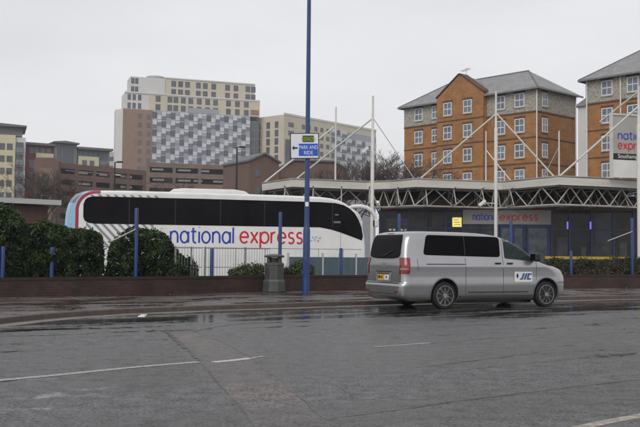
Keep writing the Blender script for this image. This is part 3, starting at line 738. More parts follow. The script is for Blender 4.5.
for k in range(len(S)-1):
    for j in range(N):
        j2=(j+1)%N; m.f.append((k*N+j,k*N+j2,(k+1)*N+j2,(k+1)*N+j)); m.m.append(0)
m.f.append(tuple(range(N-1,-1,-1))); m.m.append(0); m.f.append(tuple((len(S)-1)*N+j for j in range(N))); m.m.append(0)
vb=m.build('body',M['silver'],van)
# wheel arch openings: drop the faces inside each arch, pull the rim onto the circle, add a liner
AR=.405
bm=bmesh.new(); bm.from_mesh(vb.data)
dele=[f for f in bm.faces if len(f.verts)>8 and f.calc_center_median().z<.25]
for f in bm.faces:
    c_=f.calc_center_median()
    if len(f.verts)<=8 and abs(c_.y)>.5 and any(math.hypot(c_.x-cx,c_.z-.36)<AR for cx in (0,3.2)): dele.append(f)
bmesh.ops.delete(bm,geom=dele,context='FACES')
for e in bm.edges:
    if e.is_boundary:
        for v in e.verts:
            for cx in (0,3.2):
                d_=Vector((v.co.x-cx,v.co.z-.36))
                if AR-.08<d_.length<AR+.08 and v.co.z>.20:
                    d_=d_.normalized()*AR; nx_,nz_=cx+d_.x,max(.2,.36+d_.y); v.co=Vector((nx_,math.copysign(yside(nx_,nz_),v.co.y),nz_))
bm.to_mesh(vb.data); bm.free()
for p in vb.data.polygons: p.use_smooth=True
vb.data.set_sharp_from_angle(angle=R(34))
for cx in (0,3.2):
    for sy in (-1,1):
        m=MB(); k_=28; a0,a1=-24,204; rim=[]
        for i_ in range(k_+1):
            a=R(a0+(a1-a0)*i_/k_); x=cx+AR*math.cos(a); z=.36+AR*math.sin(a); y=yside(x,max(z,.2))
            rim.append(((x,sy*(y+.004),z),(x,sy*.60,z),(cx+(AR+.028)*math.cos(a),sy*(yside(cx+(AR+.028)*math.cos(a),max(.2,.36+(AR+.028)*math.sin(a)))+.008),.36+(AR+.028)*math.sin(a))))
        for u_,v_ in zip(rim,rim[1:]): m.face([u_[0],v_[0],v_[1],u_[1]])
        m.face([r_[1] for r_ in rim])
        m.build('wheel_arch',M['trim'],van)
        m=MB()
        for u_,v_ in zip(rim,rim[1:]): m.face([u_[0],v_[0],v_[2],u_[2]])
        m.build('arch_lip',M['silver'],van,smooth=60)
def inpoly(x,z,P):
    c_=False
    for i in range(len(P)):
        x1,z1=P[i]; x2,z2=P[i-1]
        if (z1>z)!=(z2>z) and x<(x2-x1)*(z-z1)/(z2-z1)+x1: c_=not c_
    return c_
def roundpoly(P,r,n=5):
    o=[]
    for i in range(len(P)):
        a=Vector(P[i-1]);b=Vector(P[i]);c_=Vector(P[(i+1)%len(P)])
        u=(a-b); v=(c_-b); rr=min(r,u.length*.45,v.length*.45); p0=b+u.normalized()*rr; p1=b+v.normalized()*rr
        for k in range(n+1):
            t=k/n; o.append(tuple(p0*(1-t)**2+b*2*t*(1-t)+p1*t*t))
    return o
def patch(P, proj, name, m, parent, off=.006, r=.05, side=-1, smooth=40):
    """a conforming panel: polygon P in (a,z) fanned into strips and projected to the body"""
    Q=roundpoly(P,r); bm=bmesh.new()
    f=bm.faces.new([bm.verts.new((q[0],0,q[1])) for q in Q])
    x0=min(q[0] for q in Q); x1=max(q[0] for q in Q); z0=min(q[1] for q in Q); z1=max(q[1] for q in Q)
    for k in range(1,int((x1-x0)/.06)+1):
        bmesh.ops.bisect_plane(bm,geom=bm.verts[:]+bm.edges[:]+bm.faces[:],plane_co=(x0+k*.06,0,0),plane_no=(1,0,0))
    for k in range(1,int((z1-z0)/.05)+1):
        bmesh.ops.bisect_plane(bm,geom=bm.verts[:]+bm.edges[:]+bm.faces[:],plane_co=(0,0,z0+k*.05),plane_no=(0,0,1))
    for v in bm.verts: v.co=Vector(proj(v.co.x,v.co.z,off))
    me=bpy.data.meshes.new(name); bmesh.ops.recalc_face_normals(bm,faces=bm.faces); bm.to_mesh(me); bm.free()
    for p in me.polygons: p.use_smooth=True
    me.materials.append(m); o=bpy.data.objects.new(name,me); col.objects.link(o); o.parent=parent; return o
def pr_side(sgn): return lambda x,z,off: (x, sgn*(yside(x,z)+off), z)
def pr_rear(y,z,off): return (xrear(y,z)-off, y, z)
def pr_front(y,z,off):
    xr,xf,W,rr,rx,ry=vprm(z); ya=abs(y)
    x=xf if ya<W-ry else xf-rx+rx*math.sqrt(max(0,1-min(1,(ya-(W-ry))/ry)**2))
    return (x+off,y,z)
for sg_ in (-1,1):
    P=pr_side(sg_)
    patch([(-.62,1.34),(1.72,1.30),(1.72,1.82),(-.50,1.84)],P,'rear_side_window',M['van_glass'],van,r=.10)
    fw=patch([(1.86,1.27),(2.98,1.19),(2.86,1.33),(2.62,1.52),(2.36,1.68),(2.06,1.80),(1.84,1.82)],P,'front_side_window',M['cab_glass'],van,r=.05)
    # raised window surround shadow gap and door seams
    for x,z0,z1 in ((1.79,.36,1.86),(.62,.36,1.28),(2.86,.70,1.17),(-.80,.95,1.24)):
        m=MB(); st=14
        for i in range(st):
            za=z0+(z1-z0)*i/st; zb_=z0+(z1-z0)*(i+1)/st
            m.face([(x-.005,sg_*(yside(x,za)+.003),za),(x+.005,sg_*(yside(x,za)+.003),za),(x+.005,sg_*(yside(x,zb_)+.003),zb_),(x-.005,sg_*(yside(x,zb_)+.003),zb_)])
        m.build('door_seam',M['seam'],van)
    # sliding door rail and body crease
    m=MB(); m.box(-.55,.60,sg_*.957-.006,sg_*.957+.006,1.105,1.125); m.build('slide_rail',M['seam'],van)
    m=MB(); m.box(.70,2.6,sg_*(.966)-.012,sg_*(.966)+.012,.40,.425); m.box(-.42+.87,2.75,sg_*.94-.02,sg_*.94+.02,.27,.325); m.build('sill_trim',M['trim'],van,bevel=.005)
    for x in (1.62,2.00):
        m=MB(); m.box(x-.09,x+.09,sg_*.958-.018,sg_*.958+.018,1.12,1.165); m.build('door_handle',M['black'],van,bevel=.012)
    # wing mirror
    m=MB(); y=sg_*1.06; m.box(2.66,2.84,y-.12,y+.12,1.20,1.42); a_=m.build('wing_mirror',M['black'],van,bevel=.05,seg=3)
    m=MB(); m.box(2.652,2.658,y-.09,y+.09,1.23,1.39); m.build('mirror_glass',M['glass_dk'],a_)
    # tail lamps wrap the rear corner
    tl=MB()
    for i in range(10):
        for j in range(8):
            q=[]
            for di,dj in ((0,0),(1,0),(1,1),(0,1)):
                u=(i+di)/10; z=.87+(1.27-.87)*(j+dj)/8
                xr,xf,W,rr,rx,ry=vprm(z)
                # perimeter param: from rear face to side around corner
                a=u*(.03+rr*1.57+.0)
                if a<.03: p=(xr-.012, W-rr-.03+a+.0)
                elif a<.031+rr*1.57:
                    t=(a-.03)/rr; p=(xr+rr-(rr+.012)*math.cos(t), W-rr+(rr+.012)*math.sin(t))
                else: p=(xr+rr, W+.012)
                q.append((p[0],sg_*p[1],z))
            tl.face(q,1 if (2<=j<=2 and i>0 and i<9) else 0)
    tl.build('tail_light',[M['tail_red'],M['tail_white']],van,smooth=60)
    # headlight
    hl=patch([(-.15+sg_*.70,.86),(.16+sg_*.70,.82),(.15+sg_*.70,.98),(-.10+sg_*.70,.95)],pr_front,'headlight',M['tail_white'],van,r=.03)
    for cx in (0,3.2): wheel(van,cx,sg_*.845,.335,.335,.215,sg_,10)
    patch([(2.14,.67),(2.72,.67),(2.72,.93),(2.14,.93)],P,'door_decal',M['decal_w'],van,off=.008,r=.01) if sg_<0 else None
m=MB(); m.box(.25,2.95,-.62,.62,.12,.30); m.build('underbody',M['black'],van)
m=MB(); m.box(-.6,.3,-.6,.6,.25,.34); m.box(2.95,3.5,-.55,.55,.22,.34); m.box(-.03,.03,-.75,.75,.30,.37); m.build('axle',M['black'],van)
# decal artwork: small emblem and slanted blue letters
m=MB(); yd=-.978
m.prism([(2.19,.83),(2.225,.90),(2.26,.83),(2.225,.76)],yd-.004,yd,'y'); m.build('decal_emblem',M['black'],van)
m=MB()
for x in (2.34,2.43): m.prism([(x,.73),(x+.05,.73),(x+.12,.89),(x+.07,.89)],yd-.004,yd,'y')
m.prism([(2.30,.73),(2.34,.73),(2.345,.76),(2.31,.76)],yd-.004,yd,'y')
m.prism([(2.53,.73),(2.66,.73),(2.67,.76),(2.58,.76),(2.61,.86),(2.69,.86),(2.69,.89),(2.57,.89)],yd-.004,yd,'y'); m.build('decal_letters',M['decal_b'],van)
patch([(-.74,1.33),(-.66,1.27),(-.40,1.245),(.40,1.245),(.66,1.27),(.74,1.33),(.72,1.70),(.66,1.84),(-.66,1.84),(-.72,1.70)],pr_rear,'rear_window',M['van_glass'],van,r=.05)
patch([(-.16,1.868),(.16,1.868),(.16,1.885),(-.16,1.885)],pr_rear,'brake_light',mat('brake_light_red',(.12,.01,.01),.2),van,r=.005,off=.015)
# plate recess, plate, tailgate strip and rear bumper step
m=MB(); 
for z,zz in ((.915,.935),): m.box(-1.235,-1.20,-.36,.36,z,zz)
m.build('plate_trim',M['trim'],van,bevel=.006)
patch([(-.36,.665),(.36,.665),(.40,.905),(-.40,.905)],pr_rear,'plate_recess',mat('plate_recess_grey',(.30,.30,.31),.4,metal=.3),van,off=.006,r=.01)
pl=patch([(-.02,.70),(.26,.70),(.28,.86),(-.02,.86)],pr_rear,'number_plate',M['plate_y'],van,off=.014,r=.01)
patch([(-.27,.71),(-.04,.71),(-.04,.85),(-.29,.85)],pr_rear,'plate_sticker',M['decal_w'],van,off=.014,r=.01)
m=MB(); m.box(-1.232,-1.226,-.20,-.12,.75,.81); m.build('sticker_mark',M['grey_frame'],van)
t_=text_mesh('HK16',.105,M['trim'],pl,'lettering',xs=.93); t_.rotation_euler.z=R(-90); t_.location=(-1.215-.018,.255,.745)
# dark plate lamp above the number plate and its white sticker
m=MB(); m.box(-1.242,-1.205,-.27,.27,.860,.875); m.build('plate_lamp',M['black'],van)
# tailgate gap lines
m=MB()
for y in (-.80,.80):
    for i in range(20):
        za=.66+(1.24-.66)*i/20; zb_=.66+(1.24-.66)*(i+1)/20; s=.006
        m.face([(xrear(y,za)-.003,y-s,za),(xrear(y,za)-.003,y+s,za),(xrear(y,zb_)-.003,y+s,zb_),(xrear(y,zb_)-.003,y-s,zb_)])
m.box(-1.262,-1.20,-.80,.80,.636,.646)
m.build('tailgate_gap',M['seam'],van)
m=MB(); m.box(-1.288,-1.24,-.70,.70,.375,.395); m.build('bumper_crease',M['trim'],van,bevel=.006)
for sg_ in (-1,1):
    m=MB(); m.box(-1.285,-1.262,sg_*.70-.09,sg_*.70+.09,.42,.45); m.build('reflector',M['tail_red'],van)
m=MB(); m.lathe([(.07,-.003),(.07,.0)],20,T=Matrix.Translation((0,0,0))@Matrix.Rotation(R(90),4,'Z'),axis='y')
e=m.build('badge',M['alloy'],van); e.rotation_euler.z=R(90); e.location=(-1.205,0,1.07)
for sg_ in (-1,1):
    m=MB(); m.box(.615,.635,sg_*.875-.04,sg_*.875+.045,1.36,1.80)
    patch([(.612,1.345),(.632,1.345),(.632,1.815),(.612,1.815)],pr_side(sg_),'window_divider',M['trim'],van,off=.009,r=.002)
    patch([(-.40,.78),(-.20,.78),(-.20,.98),(-.40,.98)],pr_side(sg_),'fuel_flap',M['silver'],van,off=.004,r=.02) if sg_>0 else None
m=MB(); m.tube([(-1.20,.02,1.30),(-1.19,-.28,1.40),(-1.175,-.42,1.44)],.012,6); m.build('rear_wiper',M['black'],van)
# windscreen
patch([(-.80,1.22),(.80,1.22),(.66,1.80),(-.66,1.80)],pr_front,'windscreen',M['van_glass'],van,r=.06)
patch([(-.55,.62),(.55,.62),(.55,.80),(-.55,.80)],pr_front,'grille',M['black'],van,r=.03)
m=MB(); m.tube([(2.3,.0,.0)]*2,.01,4)
m=MB(); m.tube([(-.45,-.0,1.93),(-.60,0,1.99),(-.78,0,2.02)],[.012,.008,.004],6); m.build('aerial',M['black'],van)

# ------------------------------------------------------------------ bus station: canopy with trusses
HC=5.55
Lf=[(200,188.5),(262,182.5),(292,178),(367,181),(390,180.3),(415.5,178),(493,181),(502,181),(559,175.3),(612,177.8),(660,181)]
FP=[onz(x,y,HC) for x,y in Lf[1:]]; FP=[Vector((p.x,p.y)) for p in FP]
FP=[v for v in FP]
cano=thing('station_canopy',(FP[5].x,FP[5].y,0),'bus station canopy with folded cream fascia over white steel trusses','canopy')
O=Vector((FP[5].x,FP[5].y)); Q=[p-O for p in FP]
backY=max(p.y for p in Q)+16
m=MB(); m.prism([(p.x,p.y) for p in Q]+[(Q[-1].x+2,backY),(Q[0].x-1,backY-4)],HC-.10,HC-.02,'z'); m.build('roof_deck',M['roof_felt'],cano)
m=MB()
for a,b in zip(Q,Q[1:]):
    t=(b-a).normalized(); nn=Vector((t.y,-t.x)); a1=a+nn*.0; 
    m.prism([(a.x,a.y),(b.x,b.y),((b-nn*.18).x,(b-nn*.18).y),((a-nn*.18).x,(a-nn*.18).y)],HC-.49,HC,'z')
# return at the left end
a=Q[0]; m.prism([(a.x,a.y+.2),(a.x+.18,a.y+.2),(a.x-.6,backY-4.2),(a.x-.78,backY-4.2)],HC-.49,HC,'z')
fa=m.build('fascia',M['cream'],cano)
m=MB(); m.prism([(p.x,p.y+.22) for p in Q]+[(Q[-1].x+2,backY-.2),(Q[0].x+.6,backY-4.2)],HC-.24,HC-.12,'z'); m.build('soffit',M['soffit'],cano)
# trusses: one along the fascia line, two deeper
def truss(m,pts,zt,zb,step,r=.038,rb=.05):
    for a,b in zip(pts,pts[1:]):
        ln=(b-a).length; k=max(2,round(ln/step)); 
        m.tube([(a.x,a.y,zt),(b.x,b.y,zt)],rb,6); m.tube([(a.x,a.y,zb),(b.x,b.y,zb)],rb,6)
        for i in range(k):
            p=a+(b-a)*(i/k); q=a+(b-a)*((i+1)/k); mid=(p+q)/2
            m.tube([(p.x,p.y,zb),(mid.x,mid.y,zt)],r,5); m.tube([(mid.x,mid.y,zt),(q.x,q.y,zb)],r,5)
chord=[Vector((p.x+(.4 if i==0 else 0),p.y+.45)) for i,p in enumerate(Q)]
for dy in (0,):
    m=MB(); truss(m,chord,HC-.52,4.05,2.0); m.build('truss',M['truss'],cano)
m=MB(); truss(m,[p+Vector((.9,1.1)) for p in chord],HC-.52,4.08,2.0,.034,.045); m.build('truss',M['truss'],cano)
for i in range(14):   # cross trusses going back under the roof
    x=Q[0].x+1.5+i*(Q[-1].x-Q[0].x-2)/13; yb=min(p.y for p in chord)+1.5
    m=MB(); truss(m,[Vector((x,yb)),Vector((x+.4,yb+12))],HC-.52,4.1,2.4,.03,.04); m.build('truss',M['truss'],cano)
# ------------------------------------------------------------------ masts with stay rods
def mast(px,ytop,Y,r,label,rods=(),z0=0,fl=None):
    p=at(px,ytop,Y); root=thing('canopy_mast',(p.x,p.y,z0),label,'mast',group='white masts holding the canopy')
    m=MB(); h=p.z-z0; m.lathe([(r,0),(r,h*.8),(r*.7,h*.805),(r*.55,h)] if r>.07 else [(r,0),(r*.8,h)],12); m.build('shaft',M['mast'],root,smooth=35)
    for (x0,y0,x1,y1,Y1,rr) in rods:
        a=at(x0,y0,Y); b_=at(x1,y1,Y1); m=MB(); o_=Vector((p.x,p.y,z0))
        m.tube([a-o_,b_-o_],rr,8); m.build('stay_rod',M['mast'],root,smooth=40)
    if fl:
        fx,fy=fl; q=at(fx,fy,Y-.3); m=MB(); o_=Vector((p.x,p.y,z0)); q=q-o_
        T=Matrix.Translation(q)@Matrix.Rotation(R(-40),4,'Y'); m.box(-.22,.22,-.13,.13,-.07,.07,T=T); m.tube([q,(0,0,q.z)],.025,6); m.build('floodlight',M['white'],root)
YF=lambda px: 49
mast(336,107,54,.055,'thin white mast behind the left canopy, in front of the distant flats',[(334,127,265,182,53.8,.05)],z0=5.5)
mast(373,96,48.6,.10,'thick white mast right of the coach with a small lamp and long rods',[(373,118,297,178.5,50.4,.045),(373,118,414,178.5,50.2,.022)],fl=(365,150))
mast(486,131,55,.05,'short thin white mast above the canopy in front of the brick gable building',[(486,150,511,181,53,.035)],z0=5.5)
mast(496,91,48.2,.095,'tall white mast rising through the canopy fold in front of the brick flats',[(496,114,421,178,49.8,.045),(496,113,554,176.5,47.8,.045)],fl=(482,203))
mast(559,131,48.2,.05,'short white mast at the canopy peak below the gap between the brick buildings',[(559,147,543,178,50.5,.03)],z0=5.5)
mast(638.5,86,46.5,.11,'thick white mast at the right edge in front of the sign board',[(638,107,560,176,47.8,.055),(638,92,600,122,48.5,.05)])
# ------------------------------------------------------------------ roof sign board
c0=at(611,180,47.6); c1=at(664,180,48.4); rz,Ln=frame_of(c0,c1); zt=at(611,113,47.6).z; zb=HC; H=zt-zb
sb=thing('sign_board',(c0.x,c0.y,zb),'large framed operator sign board standing on the canopy edge at right','sign',rz)
m=MB(); m.box(.06,Ln-.06,.02,.10,.28*H,H-.05); m.build('board',M['board'],sb)
m=MB(); m.box(.06,Ln-.06,.02,.10,.0,.275*H); m.build('lower_panel',M['white'],sb)
m=MB(); m.box(.09,Ln-.09,.008,.018,.28*H,.375*H); m.build('name_strip',M['black'],sb)
for x in (0,Ln-.12):
    m=MB(); m.box(x,x+.12,-.03,.14,-.05,H+.0); m.build('frame_post',M['mast'],sb)
m=MB(); m.box(.121,Ln-.121,-.03,.14,H-.10,H); m.build('frame_top',M['mast'],sb)
wordmark('national',.45,.60*H,.30,M['ne_blue'],sb,y=.008,width=Ln*.66,sw=.10)
wordmark('express',.45,.60*H-.52,.30,M['ne_red'],sb,y=.008,width=Ln*.60,sw=.11)
text_mesh('Southampton',.30,M['decal_w'],sb,loc=(.42,.004,.305*H),xs=1.0)
# ------------------------------------------------------------------ station hall: glazed front
h0=at(380,250,53.2); h1=at(700,250,51.6); rz,Ln=frame_of(h0,h1)
hall=thing('station_hall',(h0.x,h0.y,0),'dark glazed waiting hall with navy frames under the station canopy','building',rz)
m=MB(); m.box(0,Ln,.35,12,0,4.85); m.build('wall',M['dark_void'],hall)
m=MB(); m.box(0,Ln,-.02,.30,3.95,4.60); m.build('lintel',M['soffit'],hall)
m=MB(); m.box(0,Ln,-.02,.34,0,.55); m.build('plinth',M['dark_brick'],hall)
def hx(px): # local x on hall front seen at column px
    t=(px-320)/F; d=Vector((math.cos(rz),math.sin(rz))); return (t*h0.y-h0.x)/(d.x-t*d.y)
xs=[hx(p) for p in (380,409,426,446,463,552,570,592,614,634,660,690)]
for a,b_ in zip(xs,xs[1:]):
    k=MB(); zm=2.9
    px=a
    k.box(a+.05,b_-.05,.08,.11,.6,zm-.04); k.box(a+.05,b_-.05,.08,.11,zm+.04,3.93); w_=k.build('glass_pane',[M['glass_hall'],mat('hall_glass_pale',(.060,.068,.085),.1,scale=.8,c2=(.015,.017,.025),spec=.3),mat('hall_glass_warm',(.050,.040,.034),.1,scale=.8,c2=(.010,.010,.014),spec=.25)][xs.index(a)%3],hall)
m=MB()
for x in xs: m.box(x-.06,x+.06,0,.16,.55,3.95)
m.box(0,Ln,.001,.15,2.86,2.94); m.box(0,Ln,.001,.15,.55,.63); m.build('mullions',M['blue_dk'],hall)
# interior shapes seen through the glass: pale blind, seats, posters
random.seed(3)
for i in range(14):
    x=.8+i*(Ln-2)/14+random.uniform(0,.4); m=MB(); m.box(x,x+random.uniform(.25,.7),.062,.075,random.uniform(.8,1.6),random.uniform(1.7,2.5))
    m.build('poster',[mat('dim_poster',(.065,.06,.065),.4,scale=1.5,c2=(.02,.024,.035))],hall)
for px in (418,440):
    x=hx(px); m=MB(); m.box(x-.45,x+.40,.06,.075,2.98,3.85); m.build('blind',mat('dim_blind',(.085,.085,.09),.5,scale=1.2,var=.4),hall)
# shop sign with wordmark
sx0,sx1=hx(463),hx(551)
zs1=at(505,209.5,52).z; zs0=at(505,224,52).z
m=MB(); m.box(sx0,sx1,-.10,-.02,zs0,zs1); si=m.build('shop_sign',M['board'],hall)
wordmark('national',hx(473),zs0+.24,.29,M['ne_blue'],si,y=-.108,width=hx(497)-hx(473),sw=.10)
wordmark('express',hx(500),zs0+.24,.29,M['ne_red'],si,y=-.108,width=hx(540)-hx(511)-.15+ (hx(511)-hx(500)),sw=.11)
# entrance doors with blue frames
for a,b_ in ((500,511),(513,524),(527,549)):
    x0,x1=hx(a),hx(b_); m=MB(); m.box(x0,x0+.10,-.06,-.005,.0,zs0-.05); m.box(x1-.10,x1,-.06,-.005,0,zs0-.05); m.box(x0+.10,x1-.10,-.06,-.005,zs0-.22,zs0-.05); d_=m.build('door',M['blue'],hall)
    m=MB(); m.box(x0+.101,x1-.101,-.04,-.02,.1,zs0-.221); m.build('door_glass',mat('door_glass',(.12,.14,.16),.15,scale=1.5,c2=(.03,.035,.05)),d_)
x=hx(452.5); x1=hx(463)-.08
m=MB(); m.box(x,x1,-.16,-.03,at(457,226.5,52).z,at(457,217,52).z); ys=m.build('lit_sign',M['lit_yellow'],hall)
m=MB(); 
for k in range(3): m.box(x+.08,x1-.08-.05*k,-.166,-.161,at(457,226.5,52).z+.12+.13*k,at(457,226.5,52).z+.155+.13*k)
m.build('lettering',mat('amber_lines',(.45,.30,.05),.5),ys)
for px in (567.5,590.5):
    x=hx(px); m=MB(); m.box(x-.045,x+.045,-.1,-.03,at(px,229,52).z,at(px,221.5,52).z); m.build('lamp',M['lit_violet'],hall)
# departure screens under the canopy left
c0=at(386,232,51); 
dp=thing('display_board',(at(398,250,50.8).x,50.8,0),'dark display board with small lit squares standing behind the van roof','display board')
m=MB(); m.box(-.70,.62,-.04,.04,2.55,3.35); m.build('screen_case',M['black'],dp,bevel=.02)
m=MB(); m.box(-.05,.05,-.03,.03,0,2.55); m.build('leg',M['blue'],dp)
for dx,dz in ((-.52,2.68),(-.30,2.68),(.12,2.68),(.34,2.68),(-.52,2.98),(.3,3.0)):
    m=MB(); m.box(dx,dx+.14,-.052,-.042,dz,dz+.10); m.build('indicator',mat('dim_lit_square',(.45,.50,.40),.4,emit=.15) if dz<2.9 else M['blue'],dp)
# yellow rail in front of the hall
y0=at(545,256.5,44); y1=at(629,257.5,44)
root=thing('yellow_rail',(y0.x,y0.y,0),'low yellow guard rail in front of the glazed hall','rail',math.atan2(y1.y-y0.y,y1.x-y0.x)); Ln2=(y1-y0).length
m=MB(); m.box(0,Ln2,-.04,.04,1.20,1.33); m.build('rail',M['yellow_rail'],root)
for i in range(4): m=MB(); m.box(i*Ln2/3.02,i*Ln2/3.02+.08,.041,.10,0,1.3); m.build('leg',M['trim'],root)

# ------------------------------------------------------------------ brick flats on the right
def flats(p0, Ln, D, label, eave=19.2, gable=None, wins=(), side_wins=(), pipes=(), rz=0, stone=True, ridge=2.9, group=None):
    root=thing('brick_flats',(p0.x,p0.y,0),label,'building',rz,group)
    zs_=eave-2.35
    m=MB(); m.box(0,Ln,0,D,0,zs_); m.build('wall',M['orange_brick'],root)
    m=MB(); m.box(-.03,Ln+.03,-.03,D+.03,zs_,eave); m.build('top_storey',M['grey_stone'],root)
    # string courses
    for k in range(6):
        z=eave-2.45-2.75*k
        m=MB(); m.box(-.05,Ln+.05,-.05,D+.05,z-.10,z+.04) if k==0 else m.box(-.04,Ln+.04,-.04,D+.04,z-.05,z+.07)
        m.build('string_course',M['dark_brick'],root)
    # hipped roof with overhanging eaves
    ov=.55; e=eave+.02
    v=[(-ov,-ov,e),(Ln+ov,-ov,e),(Ln+ov,D+ov,e),(-ov,D+ov,e)]; h=D/2
    r0=(h*.95,D/2,e+ridge); r1=(Ln-h*.95,D/2,e+ridge)
    m=MB(); m.face([v[0],v[1],r1,r0]); m.face([v[1],v[2],r1]); m.face([v[2],v[3],r0,r1]); m.face([v[3],v[0],r0]); m.face(v[::-1])
    rf=m.build('roof',M['slate'],root)
    m=MB(); m.box(-ov-.02,Ln+ov+.02,-ov-.10,-ov+.02,e-.16,e+.02); m.box(Ln+ov-.02,Ln+ov+.10,-ov+.02,D+ov,e-.16,e+.02); m.box(-ov-.1,-ov+.02,-ov+.02,D+ov,e-.16,e+.02); m.build('gutter',M['grey_frame'],rf)
    m=MB(); m.tube([r0,r1],.10,6); m.tube([v[1],r1],.08,6); m.tube([v[0],r0],.08,6); m.build('ridge_tiles',M['grey_roof'],rf)
    def window(x,y,z,face='f',w_=1.0,h_=1.5,root=root):
        T=Matrix.Translation((x,y,z)) if face=='f' else Matrix.Translation((x,y,z))@Matrix.Rotation(R(90),4,'Z')
        m=MB(); b_=.09
        m.box(-w_/2,-w_/2+b_,-.08,.05,-h_/2,h_/2,T=T); m.box(w_/2-b_,w_/2,-.08,.05,-h_/2,h_/2,T=T)
        m.box(-w_/2+b_,w_/2-b_,-.08,.05,h_/2-b_,h_/2,T=T); m.box(-w_/2+b_,w_/2-b_,-.08,.05,-h_/2,-h_/2+b_,T=T); m.box(-w_/2+b_,w_/2-b_,-.075,.05,-.04,.05,T=T)
        m.box(-.03,.03,-.07,.05,-h_/2+b_,-.04,T=T); m.box(-.03,.03,-.07,.05,.05,h_/2-b_,T=T)
        o=m.build('window',M['upvc'],root)
        m=MB(); m.box(-w_/2+b_,w_/2-b_,-.05,-.03,-h_/2+b_,h_/2-b_,T=T); m.build('pane',M['glass_flat'],o)
        m=MB(); m.box(-w_/2-.08,w_/2+.08,-.12,-.04,-h_/2-.12,-h_/2-.003,T=T); m.build('sill',M['grey_stone'],o)
        m=MB(); m.box(-w_/2-.08,w_/2+.08,-.07,-.02,h_/2+.003,h_/2+.24,T=T); m.build('lintel',M['dark_brick'],o)
    for x in wins:
        for k in range(6): window(x[0],x[1] if len(x)>1 else 0,eave-1.05-2.75*k,w_=x[2] if len(x)>2 else 1.05)
    for y in side_wins:
        for k in range(6): window(Ln,y,eave-1.05-2.75*k,'s')
    for x,y in pipes:
        m=MB(); m.tube([(x,y,0),(x,y,eave-.1)],.07,6); m.build('drainpipe',M['white'],root)
    if gable:
        g0,g1,pj=gable
        m=MB(); pk=eave+2.7; sh=eave+.35
        m.prism([(g0,0),(g1,0),(g1,sh),((g0+g1)/2+.12,pk),((g0+g1)/2-.12,pk),(g0,sh)],-pj,.5,'y'); gw=m.build('gable_bay',M['orange_brick'],root)
        m=MB(); c_=(g0+g1)/2
        for s in (-1,1):
            xa=g0-.12 if s<0 else g1+.12
            m.prism([(xa,sh+.0),(c_+s*.12,pk+.05),(c_+s*.12,pk+.16),(xa,sh+.14)],-pj-.12,.6,'y')
        m.box(c_-.119,c_+.119,-pj-.12,.6,pk+.051,pk+.16)
        m.build('coping',M['dark_brick'],gw)
        # cross roof behind the gable
        m=MB(); m.face([(g0,.5,sh),(c_,.5,pk),(c_,D/2+1.5,pk-.2),(g0,D/2,sh)]); m.face([(g1,.5,sh),(c_,.5,pk),(c_,D/2+1.5,pk-.2),(g1,D/2,sh)]); m.build('gable_roof',M['slate'],gw)
        for k in range(6):
            z=eave-2.45-2.75*k; m=MB(); m.box(g0-.04,g1+.04,-pj-.04,-pj+.1,z-.05,z+.07); m.build('string_course',M['dark_brick'],gw)
    return root
A0=at(404.5,107.5,109.0); A1=at(536.5,87,95.0)
rz,Ln=frame_of(A0,A1)
def fx(px,p0,rz):
    t=(px-320)/F; d=Vector((math.cos(rz),math.sin(rz))); return (t*p0.y-p0.x)/(d.x-t*d.y)
f=lambda px: fx(px,A0,rz)
fb=flats(A0,Ln,7.6,'orange brick flats with grey slate hipped roof and pointed gable behind the canopy',eave=19.15,gable=(f(440.5),f(487),.7),
   wins=[(f(418.5),0,1.25),(f(435),0,.95),(f(451.5),-.7,1.2),(f(471.5),-.7,1.2),(f(501),0,1.15),(f(520),0,1.25)],side_wins=[1.5],pipes=[(f(439),-.12),(Ln+.1,-.1),(Ln+.12,7.4)],rz=rz)
# television aerial on the ridge
m=MB(); xa=f(447); m.tube([(xa,3.5,21.5),(xa,3.5,23.6)],.03,5); m.tube([(xa-.7,3.5,23.3),(xa+.5,3.5,23.5)],.03,5)
for k in range(5): m.tube([(xa-.6+.25*k,3.1,23.32+.03*k),(xa-.6+.25*k,3.9,23.32+.03*k)],.02,4)
m.build('aerial',M['galv'],fb)
B0=at(586,79,90.7); f2=lambda px: fx(px,B0,rz)
flats(B0,17,8,'orange brick flats cut by the right edge behind the sign board',eave=19.15,wins=[(f2(608),0,1.2),(f2(634),0,1.2),(11,),(14,)],side_wins=[],pipes=[(.15,-.12),(f2(622),-.12)],rz=rz,ridge=3.1)
# pale block glimpsed between the two
c=at(578,135,128); m=MB(); root=thing('pale_block',(c.x,c.y,0),'narrow pale rendered block glimpsed between the two brick flats','building',rz)
m.box(0,7,0,10,0,at(583,107,128).z); m.build('wall',M['white_far'],root)
m=MB(); m.prism([(-.5,at(583,107,128).z),(7.5,at(583,107,128).z),(5,at(583,102,128).z+.6),(2,at(583,102,128).z+.6)],-.4,10.4,'y'); m.build('roof',M['slate'],root)
for k in range(4):
    m=MB(); m.box(2,3.2,-.05,.05,9+2.8*k,10.4+2.8*k); m.build('window',M['glass_far'],root)

# ------------------------------------------------------------------ distant buildings
def local_x(p0,rz): 
    d=Vector((math.cos(rz),math.sin(rz))); return lambda px: (((px-320)/F)*p0.y-p0.x)/(d.x-((px-320)/F)*d.y)
WM=[M['glass_far'],M['grey_frame']]
def far_win(ws):
    m=MB()
    for (x,y,z,w_,h_) in ws:
        m.box(x-w_/2,x+w_/2,y-.06,y+.10,z-h_/2,z+h_/2,0); m.box(x-.05,x+.05,y-.10,y-.061,z-h_/2,z+h_/2,1)
    return m
